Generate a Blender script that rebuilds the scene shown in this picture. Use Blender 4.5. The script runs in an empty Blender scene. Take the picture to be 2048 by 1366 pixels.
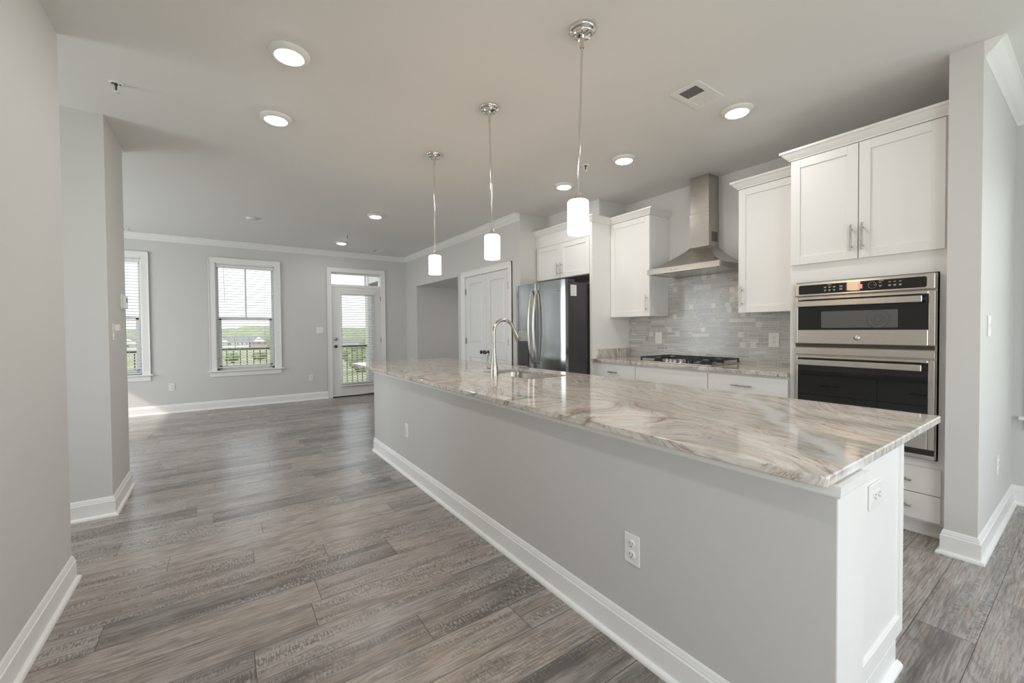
import bpy, bmesh, math, random
from mathutils import Vector, Matrix
random.seed(7)
sc = bpy.context.scene
COL = sc.collection
H = 2.722

# ---------------------------------------------------------------- camera
cd = bpy.data.cameras.new('camera'); cam = bpy.data.objects.new('camera', cd); COL.objects.link(cam)
R_ = Vector((0.82036265, -0.57178976, -0.00784813)); U_ = Vector((0.01729611, 0.01109255, 0.99978888)); F_ = Vector((0.57158198, 0.8203252, -0.01898965))
cam.matrix_world = Matrix(((R_.x, U_.x, -F_.x, 0), (R_.y, U_.y, -F_.y, 0), (R_.z, U_.z, -F_.z, 1.2542), (0, 0, 0, 1)))
cd.sensor_width = 36; cd.lens = 834.19 / 2048 * 36; cd.shift_y = -8.87 / 2048; cd.clip_start = 0.05; cd.clip_end = 2000
sc.camera = cam

# ---------------------------------------------------------------- world, sun, exposure
w = bpy.data.worlds.new('sky'); sc.world = w; w.use_nodes = True
nt = w.node_tree; nt.nodes.clear()
wo = nt.nodes.new('ShaderNodeOutputWorld'); bg = nt.nodes.new('ShaderNodeBackground')
tc = nt.nodes.new('ShaderNodeTexCoord'); sep = nt.nodes.new('ShaderNodeSeparateXYZ'); rp = nt.nodes.new('ShaderNodeValToRGB')
nt.links.new(tc.outputs['Generated'], sep.inputs[0]); nt.links.new(sep.outputs['Z'], rp.inputs[0])
rp.color_ramp.elements[0].position = 0.0; rp.color_ramp.elements[0].color = (1, 1, 1, 1)
rp.color_ramp.elements[1].position = 0.7; rp.color_ramp.elements[1].color = (0.74, 0.86, 1, 1)
nt.links.new(rp.outputs[0], bg.inputs['Color']); bg.inputs['Strength'].default_value = 0.56
nt.links.new(bg.outputs[0], wo.inputs['Surface'])
sd = bpy.data.lights.new('sun', 'SUN'); sd.energy = 0.95; sd.angle = 0.02; sd.color = (1, .95, .86)
so = bpy.data.objects.new('sun', sd); COL.objects.link(so)
so.rotation_euler = Vector((0.75, 0.35, -0.62)).to_track_quat('-Z', 'Y').to_euler()
sc.view_settings.view_transform = 'Standard'; sc.view_settings.look = 'None'
sc.view_settings.exposure = 1.65; sc.view_settings.gamma = 1.0
sc.view_settings.use_curve_mapping = False
sc.cycles.max_bounces = 10; sc.cycles.diffuse_bounces = 6; sc.cycles.glossy_bounces = 5
sc.cycles.transparent_max_bounces = 16; sc.cycles.caustics_reflective = False; sc.cycles.caustics_refractive = False
sc.cycles.sample_clamp_indirect = 6.0; sc.cycles.use_denoising = True

def daylight(name, loc, rot, sx, sy, power, color=(0.9, 0.96, 1.0)):
    l = bpy.data.lights.new(name, 'AREA'); l.shape = 'RECTANGLE'; l.size = sx; l.size_y = sy
    l.energy = power; l.color = color
    o = bpy.data.objects.new(name, l); COL.objects.link(o); o.location = loc; o.rotation_euler = rot
    return o
PI = math.pi
# area lamps added at out-of-view window openings, standing in for sky light
daylight('window_daylight', (0.55, -3.17, 1.4), (-PI/2, 0, PI), 1.9, 2.0, 5, (.84, .93, 1))
daylight('window_daylight', (3.25, -3.17, 1.4), (-PI/2, 0, PI), 1.9, 2.0, 5, (.84, .93, 1))
daylight('window_daylight', (4.53, -0.55, 1.4), (0, PI/2, 0), 1.5, 1.3, .3)
daylight('window_daylight', (4.53, -2.3, 1.4), (0, PI/2, 0), 1.5, 1.1, 13)
daylight('window_daylight', (-.61, -1.7, 1.4), (0, -PI/2, 0), 1.5, 1.3, 11)
daylight('window_daylight', (-3.45, 6.3, 1.5), (0, -PI/2, 0), 1.7, 2.2, 20)
daylight('window_daylight', (-2.55, 3.44, 1.5), (0, -PI/2, 0), 1.6, .7, 5)

# ---------------------------------------------------------------- materials
def mat(name):
    m = bpy.data.materials.new(name); m.use_nodes = True
    return m, m.node_tree, m.node_tree.nodes['Principled BSDF']
def N(nt, t, **k):
    n = nt.nodes.new(t)
    for a, b in k.items(): setattr(n, a, b)
    return n
def math_(nt, op, a, b=None, clamp=False):
    n = N(nt, 'ShaderNodeMath', operation=op, use_clamp=clamp)
    for i, v in enumerate((a, b)):
        if v is None: continue
        if isinstance(v, (int, float)): n.inputs[i].default_value = v
        else: nt.links.new(v, n.inputs[i])
    return n.outputs[0]
def mixc(nt, f, a, b, mode='MIX'):
    n = N(nt, 'ShaderNodeMix', data_type='RGBA', blend_type=mode)
    for i, v in ((0, f), (6, a), (7, b)):
        if isinstance(v, (int, float)): n.inputs[i].default_value = v
        elif isinstance(v, tuple): n.inputs[i].default_value = v + (1,) if len(v) == 3 else v
        else: nt.links.new(v, n.inputs[i])
    return n.outputs[2]
def ramp(nt, f, stops):
    n = N(nt, 'ShaderNodeValToRGB'); e = n.color_ramp.elements
    while len(e) < len(stops): e.new(0.5)
    for i, (p, c) in enumerate(stops):
        e[i].position = p; e[i].color = (c, c, c, 1) if isinstance(c, (int, float)) else c + (1,)
    nt.links.new(f, n.inputs[0]); return n.outputs[0]
def noise(nt, vec, scale=5, detail=3, rough=.5, dist=0):
    n = N(nt, 'ShaderNodeTexNoise'); n.inputs['Scale'].default_value = scale; n.inputs['Detail'].default_value = detail
    n.inputs['Roughness'].default_value = rough; n.inputs['Distortion'].default_value = dist
    if vec is not None: nt.links.new(vec, n.inputs['Vector'])
    return n.outputs['Fac']
def vec(nt, x, y, z=0.0):
    n = N(nt, 'ShaderNodeCombineXYZ')
    for i, v in enumerate((x, y, z)):
        if isinstance(v, (int, float)): n.inputs[i].default_value = v
        else: nt.links.new(v, n.inputs[i])
    return n.outputs[0]
def pos(nt):
    g = N(nt, 'ShaderNodeNewGeometry'); s = N(nt, 'ShaderNodeSeparateXYZ'); nt.links.new(g.outputs['Position'], s.inputs[0])
    return g.outputs['Position'], s.outputs[0], s.outputs[1], s.outputs[2]
def bump(nt, b, h, strength=.2, dist=.002):
    n = N(nt, 'ShaderNodeBump'); n.inputs['Strength'].default_value = strength; n.inputs['Distance'].default_value = dist
    nt.links.new(h, n.inputs['Height']); nt.links.new(n.outputs[0], b.inputs['Normal'])
def paint(name, col, rough=.5, tex=.03, scale=180, spec=.5):
    m, t, b = mat(name); p, x, y, z = pos(t)
    f = noise(t, p, 1.3, 2)
    c = mixc(t, f, tuple(v*.985 for v in col), tuple(min(1, v*1.015) for v in col)); t.links.new(c, b.inputs['Base Color'])
    b.inputs['Roughness'].default_value = rough; b.inputs['Specular IOR Level'].default_value = spec
    if tex: bump(t, b, noise(t, p, scale, 2), tex, .001)
    return m
def plain(name, col, rough=.5, metal=0.0, var=.04, scale=40, emit=None, es=0):
    m, t, b = mat(name); p, x, y, z = pos(t)
    c = mixc(t, noise(t, p, scale, 2), tuple(v*(1-var) for v in col), tuple(min(1, v*(1+var)) for v in col)); t.links.new(c, b.inputs['Base Color'])
    b.inputs['Roughness'].default_value = rough; b.inputs['Metallic'].default_value = metal
    if emit: b.inputs['Emission Color'].default_value = emit + (1,); b.inputs['Emission Strength'].default_value = es
    return m
def brushed(name, col, rough=.25, sx=1, sy=1, sz=1, amt=.12, bs=.05):
    m, t, b = mat(name); p, x, y, z = pos(t)
    v = vec(t, math_(t, 'MULTIPLY', x, sx), math_(t, 'MULTIPLY', y, sy), math_(t, 'MULTIPLY', z, sz))
    f = noise(t, v, 1, 3, .6)
    t.links.new(mixc(t, f, tuple(c*(1-amt) for c in col), tuple(min(1, c*(1+amt)) for c in col)), b.inputs['Base Color'])
    b.inputs['Metallic'].default_value = 1; t.links.new(math_(t, 'ADD', math_(t, 'MULTIPLY', f, .16), rough-.08), b.inputs['Roughness'])
    if bs: bump(t, b, f, bs, .0006)
    return m
M = {}
M['wall'] = paint('greige_wall_paint', (.66, .655, .64), .55, .04)
M['ceiling'] = paint('ceiling_paint', (.80, .795, .78), .7, .05)
M['islandpaint'] = paint('grey_island_paint', (.60, .595, .58), .55, .04)
M['white'] = paint('white_cabinet_paint', (.86, .855, .84), .32, 0)
M['trim'] = paint('white_trim_paint', (.87, .87, .86), .35, 0)
M['door'] = paint('white_door_paint', (.80, .805, .80), .35, 0)
M['plate'] = plain('white_plastic', (.84, .84, .82), .3)
M['slot'] = plain('dark_slot', (.06, .06, .06), .5)
M['steel'] = brushed('brushed_steel', (.62, .59, .55), .25, 1400, 12, 1400, .04, .02)
M['steelv'] = brushed('brushed_steel_vertical', (.60, .575, .54), .25, 1200, 1200, 12, .04, .02)
M['hoodsteel'] = brushed('hood_steel', (.50, .465, .42), .27, 400, 12, 1500, .04, .02)
M['fridge'] = brushed('fridge_steel', (.36, .37, .38), .17, 200, 200, 2, .06, .02)
M['nickel'] = brushed('brushed_nickel', (.47, .445, .41), .26, 90, 90, 90, .05)
M['chrome'] = plain('polished_nickel', (.75, .73, .70), .1, 1)
M['darkmetal'] = plain('dark_bronze', (.10, .09, .08), .3, .9)
M['blackglass'] = plain('black_glass', (.012, .012, .012), .03)
M['ovenwin'] = plain('oven_window', (.13, .13, .13), .04)
M['fridgeside'] = plain('charcoal_enamel', (.045, .045, .047), .3, 0)
M['black'] = plain('cast_iron', (.02, .02, .021), .45)
M['shadow'] = plain('dark_cavity', (.02, .02, .02), .8)
M['paper'] = plain('paper', (.82, .82, .8), .6)
M['ink'] = plain('grey_print', (.35, .35, .36), .6)
M['print'] = plain('white_print', (.55, .55, .55), .5)
M['display'] = plain('pink_display', (.2, .08, .07), .2, emit=(1, .3, .22), es=.25)
M['slat'] = plain('blind_slat', (.80, .80, .79), .4)
M['vinyl'] = plain('white_vinyl', (.90, .91, .92), .35)
M['siding'] = plain('grey_siding', (.42, .41, .42), .7)
M['railing'] = plain('black_railing', (.018, .017, .016), .4)
M['deck'] = plain('deck_boards', (.42, .36, .30), .7)
m, t, b = mat('downlight_lens'); b.inputs['Base Color'].default_value = (.9, .9, .9, 1)
b.inputs['Emission Color'].default_value = (1, .975, .95, 1); b.inputs['Emission Strength'].default_value = 30; M['lens'] = m
m, t, b = mat('opal_glass_shade'); b.inputs['Base Color'].default_value = (.9, .88, .85, 1)
b.inputs['Emission Color'].default_value = (1, .72, .46, 1); b.inputs['Emission Strength'].default_value = 6.5; M['shade'] = m
# clear pane
m, t, b = mat('window_glass'); t.nodes.remove(b); out = [n for n in t.nodes if n.type == 'OUTPUT_MATERIAL'][0]
tr = N(t, 'ShaderNodeBsdfTransparent'); gl = N(t, 'ShaderNodeBsdfGlossy'); gl.inputs['Roughness'].default_value = .01
fr = N(t, 'ShaderNodeFresnel'); fr.inputs['IOR'].default_value = 1.35; mx = N(t, 'ShaderNodeMixShader')
tr.inputs['Color'].default_value = (.96, .98, .97, 1)
t.links.new(fr.outputs[0], mx.inputs[0]); t.links.new(tr.outputs[0], mx.inputs[1]); t.links.new(gl.outputs[0], mx.inputs[2]); t.links.new(mx.outputs[0], out.inputs[0])
M['glass'] = m

# plank floor
m, t, b = mat('grey_brown_plank_floor'); P, x, y, z = pos(t)
PW, PL = .18, 1.22
ry = math_(t, 'DIVIDE', math_(t, 'SUBTRACT', y, .289 - .18*40), PW); row = math_(t, 'FLOOR', ry)
wn = N(t, 'ShaderNodeTexWhiteNoise', noise_dimensions='1D'); t.links.new(row, wn.inputs['W'])
rx = math_(t, 'DIVIDE', math_(t, 'ADD', x, math_(t, 'MULTIPLY', wn.outputs['Value'], PL*7)), PL)
colm = math_(t, 'FLOOR', math_(t, 'ADD', rx, 20)); wn2 = N(t, 'ShaderNodeTexWhiteNoise', noise_dimensions='2D'); t.links.new(vec(t, row, colm), wn2.inputs['Vector'])
sp = N(t, 'ShaderNodeSeparateColor'); t.links.new(wn2.outputs['Color'], sp.inputs[0]); a, b1, c1 = sp.outputs
ox = math_(t, 'MULTIPLY', a, 37); oy = math_(t, 'MULTIPLY', b1, 23)
gx = math_(t, 'ADD', x, ox); gy = math_(t, 'ADD', y, oy)
broad = noise(t, vec(t, math_(t, 'MULTIPLY', gx, 1.6), math_(t, 'MULTIPLY', gy, 13)), 1, 4, .6, .3)
fine = noise(t, vec(t, math_(t, 'MULTIPLY', gx, 7), math_(t, 'MULTIPLY', gy, 150)), 1, 4, .65)
# cathedral grain rings
rn = noise(t, vec(t, math_(t, 'MULTIPLY', gx, 1.1), math_(t, 'MULTIPLY', gy, 6.5)), 1, 2, .5)
ring = math_(t, 'SINE', math_(t, 'MULTIPLY', rn, 120)); ring = math_(t, 'POWER', math_(t, 'MULTIPLY', math_(t, 'ADD', ring, 1), .5), 4.0)
ringmask = ramp(t, noise(t, vec(t, math_(t, 'MULTIPLY', gx, 2.2), math_(t, 'MULTIPLY', gy, 8)), 1, 2), [(.46, 0.0), (.60, 1.0)])
# saw marks across the board
saw = noise(t, vec(t, math_(t, 'MULTIPLY', gx, 150), math_(t, 'MULTIPLY', gy, 34)), 1, 2, .6)
sawmask = math_(t, 'MULTIPLY', ramp(t, noise(t, vec(t, math_(t, 'MULTIPLY', gx, 1.2), math_(t, 'MULTIPLY', gy, 14)), 1, 3), [(.46, 0.0), (.58, 1.0)]), ramp(t, c1, [(.25, 0.0), (.4, 1.0)]))
tone = ramp(t, a, [(0, (.15, .133, .126)), (.2, (.22, .198, .185)), (.45, (.40, .355, .325)), (.75, (.46, .405, .37)), (1, (.36, .34, .325))])
colr = mixc(t, math_(t, 'MULTIPLY', ramp(t, broad, [(.42, 0.0), (.66, 1.0)]), .8), tone, (.47, .43, .40))
colr = mixc(t, ramp(t, broad, [(.27, .85), (.47, 0.0)]), colr, (.135, .120, .112))
warm = ramp(t, noise(t, vec(t, math_(t, 'MULTIPLY', gx, 2.5), math_(t, 'MULTIPLY', gy, 16), 5.0), 1, 2), [(.52, 0.0), (.75, .55)])
colr = mixc(t, warm, colr, (.38, .29, .225))
colr = mixc(t, math_(t, 'MULTIPLY', ramp(t, fine, [(.42, 1.0), (.52, 0.0)]), .5), colr, (.10, .088, .08))
colr = mixc(t, math_(t, 'MULTIPLY', math_(t, 'MULTIPLY', ring, ringmask), .42), colr, (.12, .10, .09))
colr = mixc(t, math_(t, 'MULTIPLY', math_(t, 'MULTIPLY', ramp(t, saw, [(.44, 1.0), (.53, 0.0)]), sawmask), .6), colr, (.10, .09, .083))
colr = mixc(t, math_(t, 'MULTIPLY', math_(t, 'MULTIPLY', ramp(t, saw, [(.53, 0.0), (.60, 1.0)]), sawmask), .5), colr, (.50, .47, .45))
fy = math_(t, 'FRACT', ry); fx = math_(t, 'FRACT', math_(t, 'ADD', rx, 20))
ey = math_(t, 'MULTIPLY', math_(t, 'MINIMUM', fy, math_(t, 'SUBTRACT', 1, fy)), PW); ex = math_(t, 'MULTIPLY', math_(t, 'MINIMUM', fx, math_(t, 'SUBTRACT', 1, fx)), PL)
edge = math_(t, 'MINIMUM', ex, ey); seam = ramp(t, math_(t, 'MULTIPLY', edge, 100), [(.10, 1.0), (.20, 0.0)])
colr = mixc(t, math_(t, 'MULTIPLY', seam, .85), colr, (.05, .043, .04))
t.links.new(colr, b.inputs['Base Color'])
t.links.new(math_(t, 'ADD', math_(t, 'MULTIPLY', fine, .20), .15), b.inputs['Roughness']); b.inputs['Specular IOR Level'].default_value = .6
hgt = math_(t, 'SUBTRACT', math_(t, 'ADD', fine, math_(t, 'MULTIPLY', broad, .6)), math_(t, 'ADD', math_(t, 'MULTIPLY', seam, 1.2), math_(t, 'MULTIPLY', math_(t, 'MULTIPLY', ring, ringmask), .5)))
hgt = math_(t, 'ADD', hgt, math_(t, 'MULTIPLY', math_(t, 'MULTIPLY', saw, sawmask), .8))
bump(t, b, hgt, .4, .001)
M['floor'] = m

# flowing granite
m, t, b = mat('flowing_granite'); P, x, y, z = pos(t)
wv = N(t, 'ShaderNodeTexNoise'); wv.inputs['Scale'].default_value = .9; wv.inputs['Detail'].default_value = 2; t.links.new(P, wv.inputs['Vector'])
s2 = N(t, 'ShaderNodeSeparateColor'); t.links.new(wv.outputs['Color'], s2.inputs[0])
wx = math_(t, 'ADD', x, math_(t, 'MULTIPLY', math_(t, 'SUBTRACT', s2.outputs[0], .5), 1.5)); wy = math_(t, 'ADD', y, math_(t, 'MULTIPLY', math_(t, 'SUBTRACT', s2.outputs[1], .5), 1.3))
# rotate so that the bands run obliquely along the slab
ca, sa = math.cos(.30), math.sin(.30)
ux = math_(t, 'SUBTRACT', math_(t, 'MULTIPLY', wx, ca), math_(t, 'MULTIPLY', wy, sa)); uy = math_(t, 'ADD', math_(t, 'MULTIPLY', wx, sa), math_(t, 'MULTIPLY', wy, ca))
zz = math_(t, 'MULTIPLY', z, 6)
n1 = noise(t, vec(t, math_(t, 'MULTIPLY', ux, 5.5), math_(t, 'MULTIPLY', uy, 1.0), zz), 1, 4, .6, .4)
n2 = noise(t, vec(t, math_(t, 'MULTIPLY', ux, 44), math_(t, 'MULTIPLY', uy, 5.5), zz), 1, 6, .72, .7)
n3 = noise(t, vec(t, math_(t, 'MULTIPLY', ux, 120), math_(t, 'MULTIPLY', uy, 18), zz), 1, 3, .7, .3)
n4 = noise(t, vec(t, math_(t, 'MULTIPLY', ux, 17), math_(t, 'MULTIPLY', uy, 2.4), math_(t, 'ADD', zz, 9)), 1, 5, .62, .5)
mk1 = ramp(t, noise(t, vec(t, math_(t, 'MULTIPLY', ux, 2.2), math_(t, 'MULTIPLY', uy, 1.2), 4.0), 1, 2), [(.38, .25), (.56, 1.0)])
c = ramp(t, n1, [(.30, (.46, .47, .47)), (.40, (.63, .62, .60)), (.46, (.59, .50, .43)), (.53, (.74, .70, .65)), (.60, (.54, .47, .41)), (.70, (.60, .61, .61))])
c = mixc(t, math_(t, 'MULTIPLY', ramp(t, n4, [(.38, 1.0), (.48, 0.0)]), .55), c, (.46, .455, .44))
c = mixc(t, math_(t, 'MULTIPLY', ramp(t, n4, [(.54, 0.0), (.64, 1.0)]), .6), c, (.72, .70, .675))
c = mixc(t, math_(t, 'MULTIPLY', math_(t, 'MULTIPLY', ramp(t, n2, [(.37, 1.0), (.47, 0.0)]), mk1), .85), c, (.17, .13, .10))
c = mixc(t, math_(t, 'MULTIPLY', ramp(t, math_(t, 'ABSOLUTE', math_(t, 'SUBTRACT', n4, .5)), [(.0, 1.0), (.014, 0.0)]), .65), c, (.17, .135, .11))
c = mixc(t, math_(t, 'MULTIPLY', ramp(t, n2, [(.53, 0.0), (.62, 1.0)]), .5), c, (.76, .74, .715))
c = mixc(t, math_(t, 'MULTIPLY', ramp(t, n3, [(.36, 1.0), (.47, 0.0)]), .35), c, (.22, .19, .165))
d = math_(t, 'SUBTRACT', math_(t, 'SUBTRACT', x, 1.44), math_(t, 'MULTIPLY', math_(t, 'SUBTRACT', y, .41), 1.25))
d = math_(t, 'ADD', d, math_(t, 'MULTIPLY', math_(t, 'SUBTRACT', noise(t, P, 3.2, 5, .6), .5), .38)); d = math_(t, 'ABSOLUTE', d)
c = mixc(t, math_(t, 'MULTIPLY', ramp(t, d, [(.025, 1.0), (.075, 0.0)]), .85), c, (.76, .77, .77))
lx = ramp(t, x, [(.0, 1.0), (1.0, 1.0)])
spk = noise(t, P, 26, 2, .5); c = mixc(t, ramp(t, spk, [(.72, 0.0), (.75, .8)]), c, (.10, .075, .06))
t.links.new(c, b.inputs['Base Color']); b.inputs['Roughness'].default_value = .07; b.inputs['Specular IOR Level'].default_value = .6
M['granite'] = m

# mosaic tile: colour per tile comes from the mesh itself
m, t, b = mat('mosaic_tile'); at = N(t, 'ShaderNodeAttribute'); at.attribute_name = 'tile'; P, x, y, z = pos(t)
t.links.new(mixc(t, math_(t, 'MULTIPLY', noise(t, P, 60, 3), .10), at.outputs['Color'], (.72, .72, .71)), b.inputs['Base Color']); b.inputs['Roughness'].default_value = .16
M['tile'] = m
M['grout'] = plain('grout', (.80, .80, .78), .8)
M['brick'] = plain('townhouse_brick', (.50, .33, .28), .8, scale=2, var=.15)
M['cream'] = plain('townhouse_siding', (.74, .72, .69), .8)
M['roof'] = plain('grey_shingles', (.23, .215, .21), .9, scale=3, var=.12)
M['winblue'] = plain('far_window_glass', (.20, .24, .30), .2)
def foliage(name, c0, c1, s):
    m, t, b = mat(name); P, x, y, z = pos(t)
    t.links.new(mixc(t, ramp(t, noise(t, P, s, 5, .7), [(.35, 0.0), (.65, 1.0)]), c0, c1), b.inputs['Base Color']); b.inputs['Roughness'].default_value = .8
    return m
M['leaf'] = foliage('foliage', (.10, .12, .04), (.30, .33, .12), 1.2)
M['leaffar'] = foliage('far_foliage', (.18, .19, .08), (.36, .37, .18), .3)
M['grass'] = foliage('meadow_grass', (.24, .25, .09), (.42, .41, .20), .12)
M['bark'] = plain('bark', (.16, .11, .07), .9)

# ---------------------------------------------------------------- mesh helpers
ORG = {}
class MB:
    def __init__(s): s.v = []; s.f = []; s.m = []; s.s = []
    def add(s, vs, fs, m=0, smooth=False):
        o = len(s.v); s.v += [tuple(p) for p in vs]
        for f in fs: s.f.append([i+o for i in f]); s.m.append(m); s.s.append(smooth)
        return s
    def box(s, x0, x1, y0, y1, z0, z1, m=0):
        x0, x1 = min(x0, x1), max(x0, x1); y0, y1 = min(y0, y1), max(y0, y1); z0, z1 = min(z0, z1), max(z0, z1)
        vs = [(x0, y0, z0), (x1, y0, z0), (x1, y1, z0), (x0, y1, z0), (x0, y0, z1), (x1, y0, z1), (x1, y1, z1), (x0, y1, z1)]
        return s.add(vs, [(0, 3, 2, 1), (4, 5, 6, 7), (0, 1, 5, 4), (1, 2, 6, 5), (2, 3, 7, 6), (3, 0, 4, 7)], m)
    def tube(s, pts, r, n=12, m=0, caps=True):
        pts = [Vector(p) for p in pts]; k = len(pts); rs = r if isinstance(r, (list, tuple)) else [r]*k
        d0 = (pts[1]-pts[0]).normalized(); a = Vector((0, 0, 1)) if abs(d0.z) < .9 else Vector((1, 0, 0))
        nx = d0.cross(a).normalized(); vs = []; fs = []
        for i in range(k):
            d = (pts[min(i+1, k-1)]-pts[max(i-1, 0)]).normalized()
            nx = (nx - d*nx.dot(d)).normalized(); ny = d.cross(nx)
            for j in range(n):
                an = 2*PI*j/n; vs.append(pts[i] + (nx*math.cos(an)+ny*math.sin(an))*rs[i])
        for i in range(k-1):
            for j in range(n): fs.append((i*n+j, i*n+(j+1) % n, (i+1)*n+(j+1) % n, (i+1)*n+j))
        s.add(vs, fs, m, True)
        if caps: s.add(vs[:n], [tuple(range(n))[::-1]], m); s.add(vs[-n:], [tuple(range(n))], m)
        return s
    def lathe(s, prof, c, n=32, m=0, axis='z'):
        vs = []; fs = []
        for (r, h) in prof:
            for j in range(n):
                a = 2*PI*j/n; p = (r*math.cos(a), r*math.sin(a), h)
                if axis == 'x': p = (h, r*math.cos(a), r*math.sin(a))
                if axis == 'y': p = (r*math.cos(a), h, r*math.sin(a))
                vs.append((c[0]+p[0], c[1]+p[1], c[2]+p[2]))
        for i in range(len(prof)-1):
            for j in range(n): fs.append((i*n+j, i*n+(j+1) % n, (i+1)*n+(j+1) % n, (i+1)*n+j))
        return s.add(vs, fs, m, True)
    def sweep(s, prof, path, side, z0, m=0, smooth=False):
        """prof: closed loop of (distance from wall, height); path: plan points; side +1 = left of travel"""
        n = len(path); k = len(prof); vs = []; fs = []
        P2 = [Vector(p) for p in path]
        def nrm(a, b): d = (b-a).normalized(); return Vector((-d.y, d.x))*side
        for i in range(n):
            if i == 0: mv = nrm(P2[0], P2[1])
            elif i == n-1: mv = nrm(P2[-2], P2[-1])
            else:
                a, b = nrm(P2[i-1], P2[i]), nrm(P2[i], P2[i+1]); mv = (a+b)/(1+a.dot(b))
            for (d, h) in prof: vs.append((P2[i].x+mv.x*d, P2[i].y+mv.y*d, z0+h))
        for i in range(n-1):
            for j in range(k): fs.append((i*k+j, i*k+(j+1) % k, (i+1)*k+(j+1) % k, (i+1)*k+j))
        s.add(vs, fs, m, smooth); s.add(vs[:k], [tuple(range(k))], m); s.add(vs[-k:], [tuple(range(k))[::-1]], m)
        return s
    def plate(s, loop, z0, z1, m=0):
        n = len(loop); vs = [(a, b, z0) for a, b in loop]+[(a, b, z1) for a, b in loop]
        return s.add(vs, [tuple(range(n))[::-1], tuple(range(n, 2*n))]+[(i, (i+1) % n, n+(i+1) % n, n+i) for i in range(n)], m)
    def build(s, name, mats, parent=None, bev=0, seg=2, org=None, kind=None, label=None, cat=None, group=None):
        if not isinstance(mats, (list, tuple)): mats = [mats]
        if parent is not None: o_ = ORG[parent]
        elif org is not None: o_ = Vector(org)
        else:
            xs = [p[0] for p in s.v]; ys = [p[1] for p in s.v]; o_ = Vector(((min(xs)+max(xs))/2, (min(ys)+max(ys))/2, min(p[2] for p in s.v)))
        me = bpy.data.meshes.new(name); me.from_pydata([(p[0]-o_.x, p[1]-o_.y, p[2]-o_.z) for p in s.v], [], s.f)
        for mm in mats: me.materials.append(M[mm])
        me.polygons.foreach_set('material_index', s.m); me.polygons.foreach_set('use_smooth', s.s)
        bm = bmesh.new(); bm.from_mesh(me); bmesh.ops.recalc_face_normals(bm, faces=bm.faces); bm.to_mesh(me); bm.free(); me.update()
        o = bpy.data.objects.new(name, me); COL.objects.link(o)
        if parent is not None: o.parent = parent
        else: o.location = o_
        ORG[o] = o_
        if bev:
            b = o.modifiers.new('bevel', 'BEVEL'); b.width = bev; b.segments = seg; b.limit_method = 'ANGLE'; b.angle_limit = math.radians(40)
        tag(o, kind, label, cat, group); return o
def tag(o, kind=None, label=None, cat=None, group=None):
    for k, v in (('kind', kind), ('label', label), ('category', cat), ('group', group)):
        if v: o[k] = v
def empty(name, loc, label=None, cat=None, group=None, kind=None):
    o = bpy.data.objects.new(name, None); COL.objects.link(o); o.location = loc; o.empty_display_size = .1
    ORG[o] = Vector(loc); tag(o, kind, label, cat, group); return o
def copy_tree(root, loc, rotz=None, label=None, parent=None):
    c = root.copy(); COL.objects.link(c)
    if parent is None:
        c.location = loc
        if rotz is not None: c.rotation_euler = (0, 0, rotz)
        if label: c['label'] = label
    else: c.parent = parent
    for ch in [o for o in KIDS.get(root, [])]: copy_tree(ch, None, parent=c)
    return c
KIDS = {}
def index_kids():
    KIDS.clear()
    for o in COL.objects:
        if o.parent: KIDS.setdefault(o.parent, []).append(o)
def S(name, mb, m, **k): return mb.build(name, m, kind='structure', **k)
def holes(mb, ax, f0, f1, a0, a1, z0, z1, hs):
    cuts = sorted({a0, a1, *[h[0] for h in hs], *[h[1] for h in hs]})
    for p, q in zip(cuts, cuts[1:]):
        mid = (p+q)/2; hh = sorted([(h[2], h[3]) for h in hs if h[0] < mid < h[1]]); zs = z0
        for (lo, hi) in hh+[(z1, z1)]:
            if lo > zs:
                if ax == 'x': mb.box(f0, f1, p, q, zs, lo)
                else: mb.box(p, q, f0, f1, zs, lo)
            zs = max(zs, hi)
    return mb

# ---------------------------------------------------------------- room shell
YB = 8.275
S('floor', MB().box(-3.7, 4.75, -3.35, 8.42, -.1, 0), 'floor')
S('ceiling', MB().box(-3.7, 4.75, -3.35, 8.42, H, H+.12), 'ceiling')
WL = (-1.808, -.970, .615, 2.36); WM = (-.070, .768, .615, 2.36); D1 = (1.665, 2.615, 0, 2.335)
S('wall_back', holes(MB(), 'y', YB, YB+.145, -3.6, 3.13, 0, H, [WL, WM, D1]), 'wall')
S('wall_right', holes(MB(), 'x', 3.128, 3.25, 4.298, YB+.145, 0, H, [(5.992, 7.72, 0, 2.102), (4.545, 5.748, 0, 2.068)]), 'wall')
S('wall_passage', MB().box(3.25, 4.7, 7.72, 7.84, 0, H).box(3.25, 4.7, 5.872, 5.992, 0, H).box(4.6, 4.72, 5.992, 7.72, 0, H).box(3.25, 4.6, 5.992, 7.72, 2.102, 2.2), 'wall')
S('wall_alcove', MB().box(3.25, 4.12, 4.298, 4.42, 0, H), 'wall')
S('wall_soffit', MB().box(3.538, 4.005, 3.331, 4.298, 2.515, H), 'wall')
S('wall_kitchen', MB().box(4.005, 4.12, .514, 4.298, 0, H), 'wall')
S('wall_column', MB().box(3.254, 4.557, .389, .514, 0, H), 'wall')
DW = (-1.25, .255, .63, 2.3)
S('wall_dining', holes(MB(), 'x', 4.557, 4.70, -3.2, .514, 0, H, [DW, (-2.9, -1.75, .63, 2.3)]), 'wall')  # second opening added out of view to light the left wall
S('wall_left', holes(MB(), 'x', -.76, -.637, -3.2, 2.974, 0, H, [(-2.4, -1.0, .63, 2.3)]), 'wall')  # unseen opening added behind the viewpoint to let light in
S('wall_hall', holes(MB().box(-2.58, -.76, 2.85, 2.974, 0, H), 'x', -2.7, -2.58, 2.85, 3.9, 0, H, [(3.07, 3.8, .65, 2.35)]), 'wall')  # unseen hall opening added to light the island front
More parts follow.
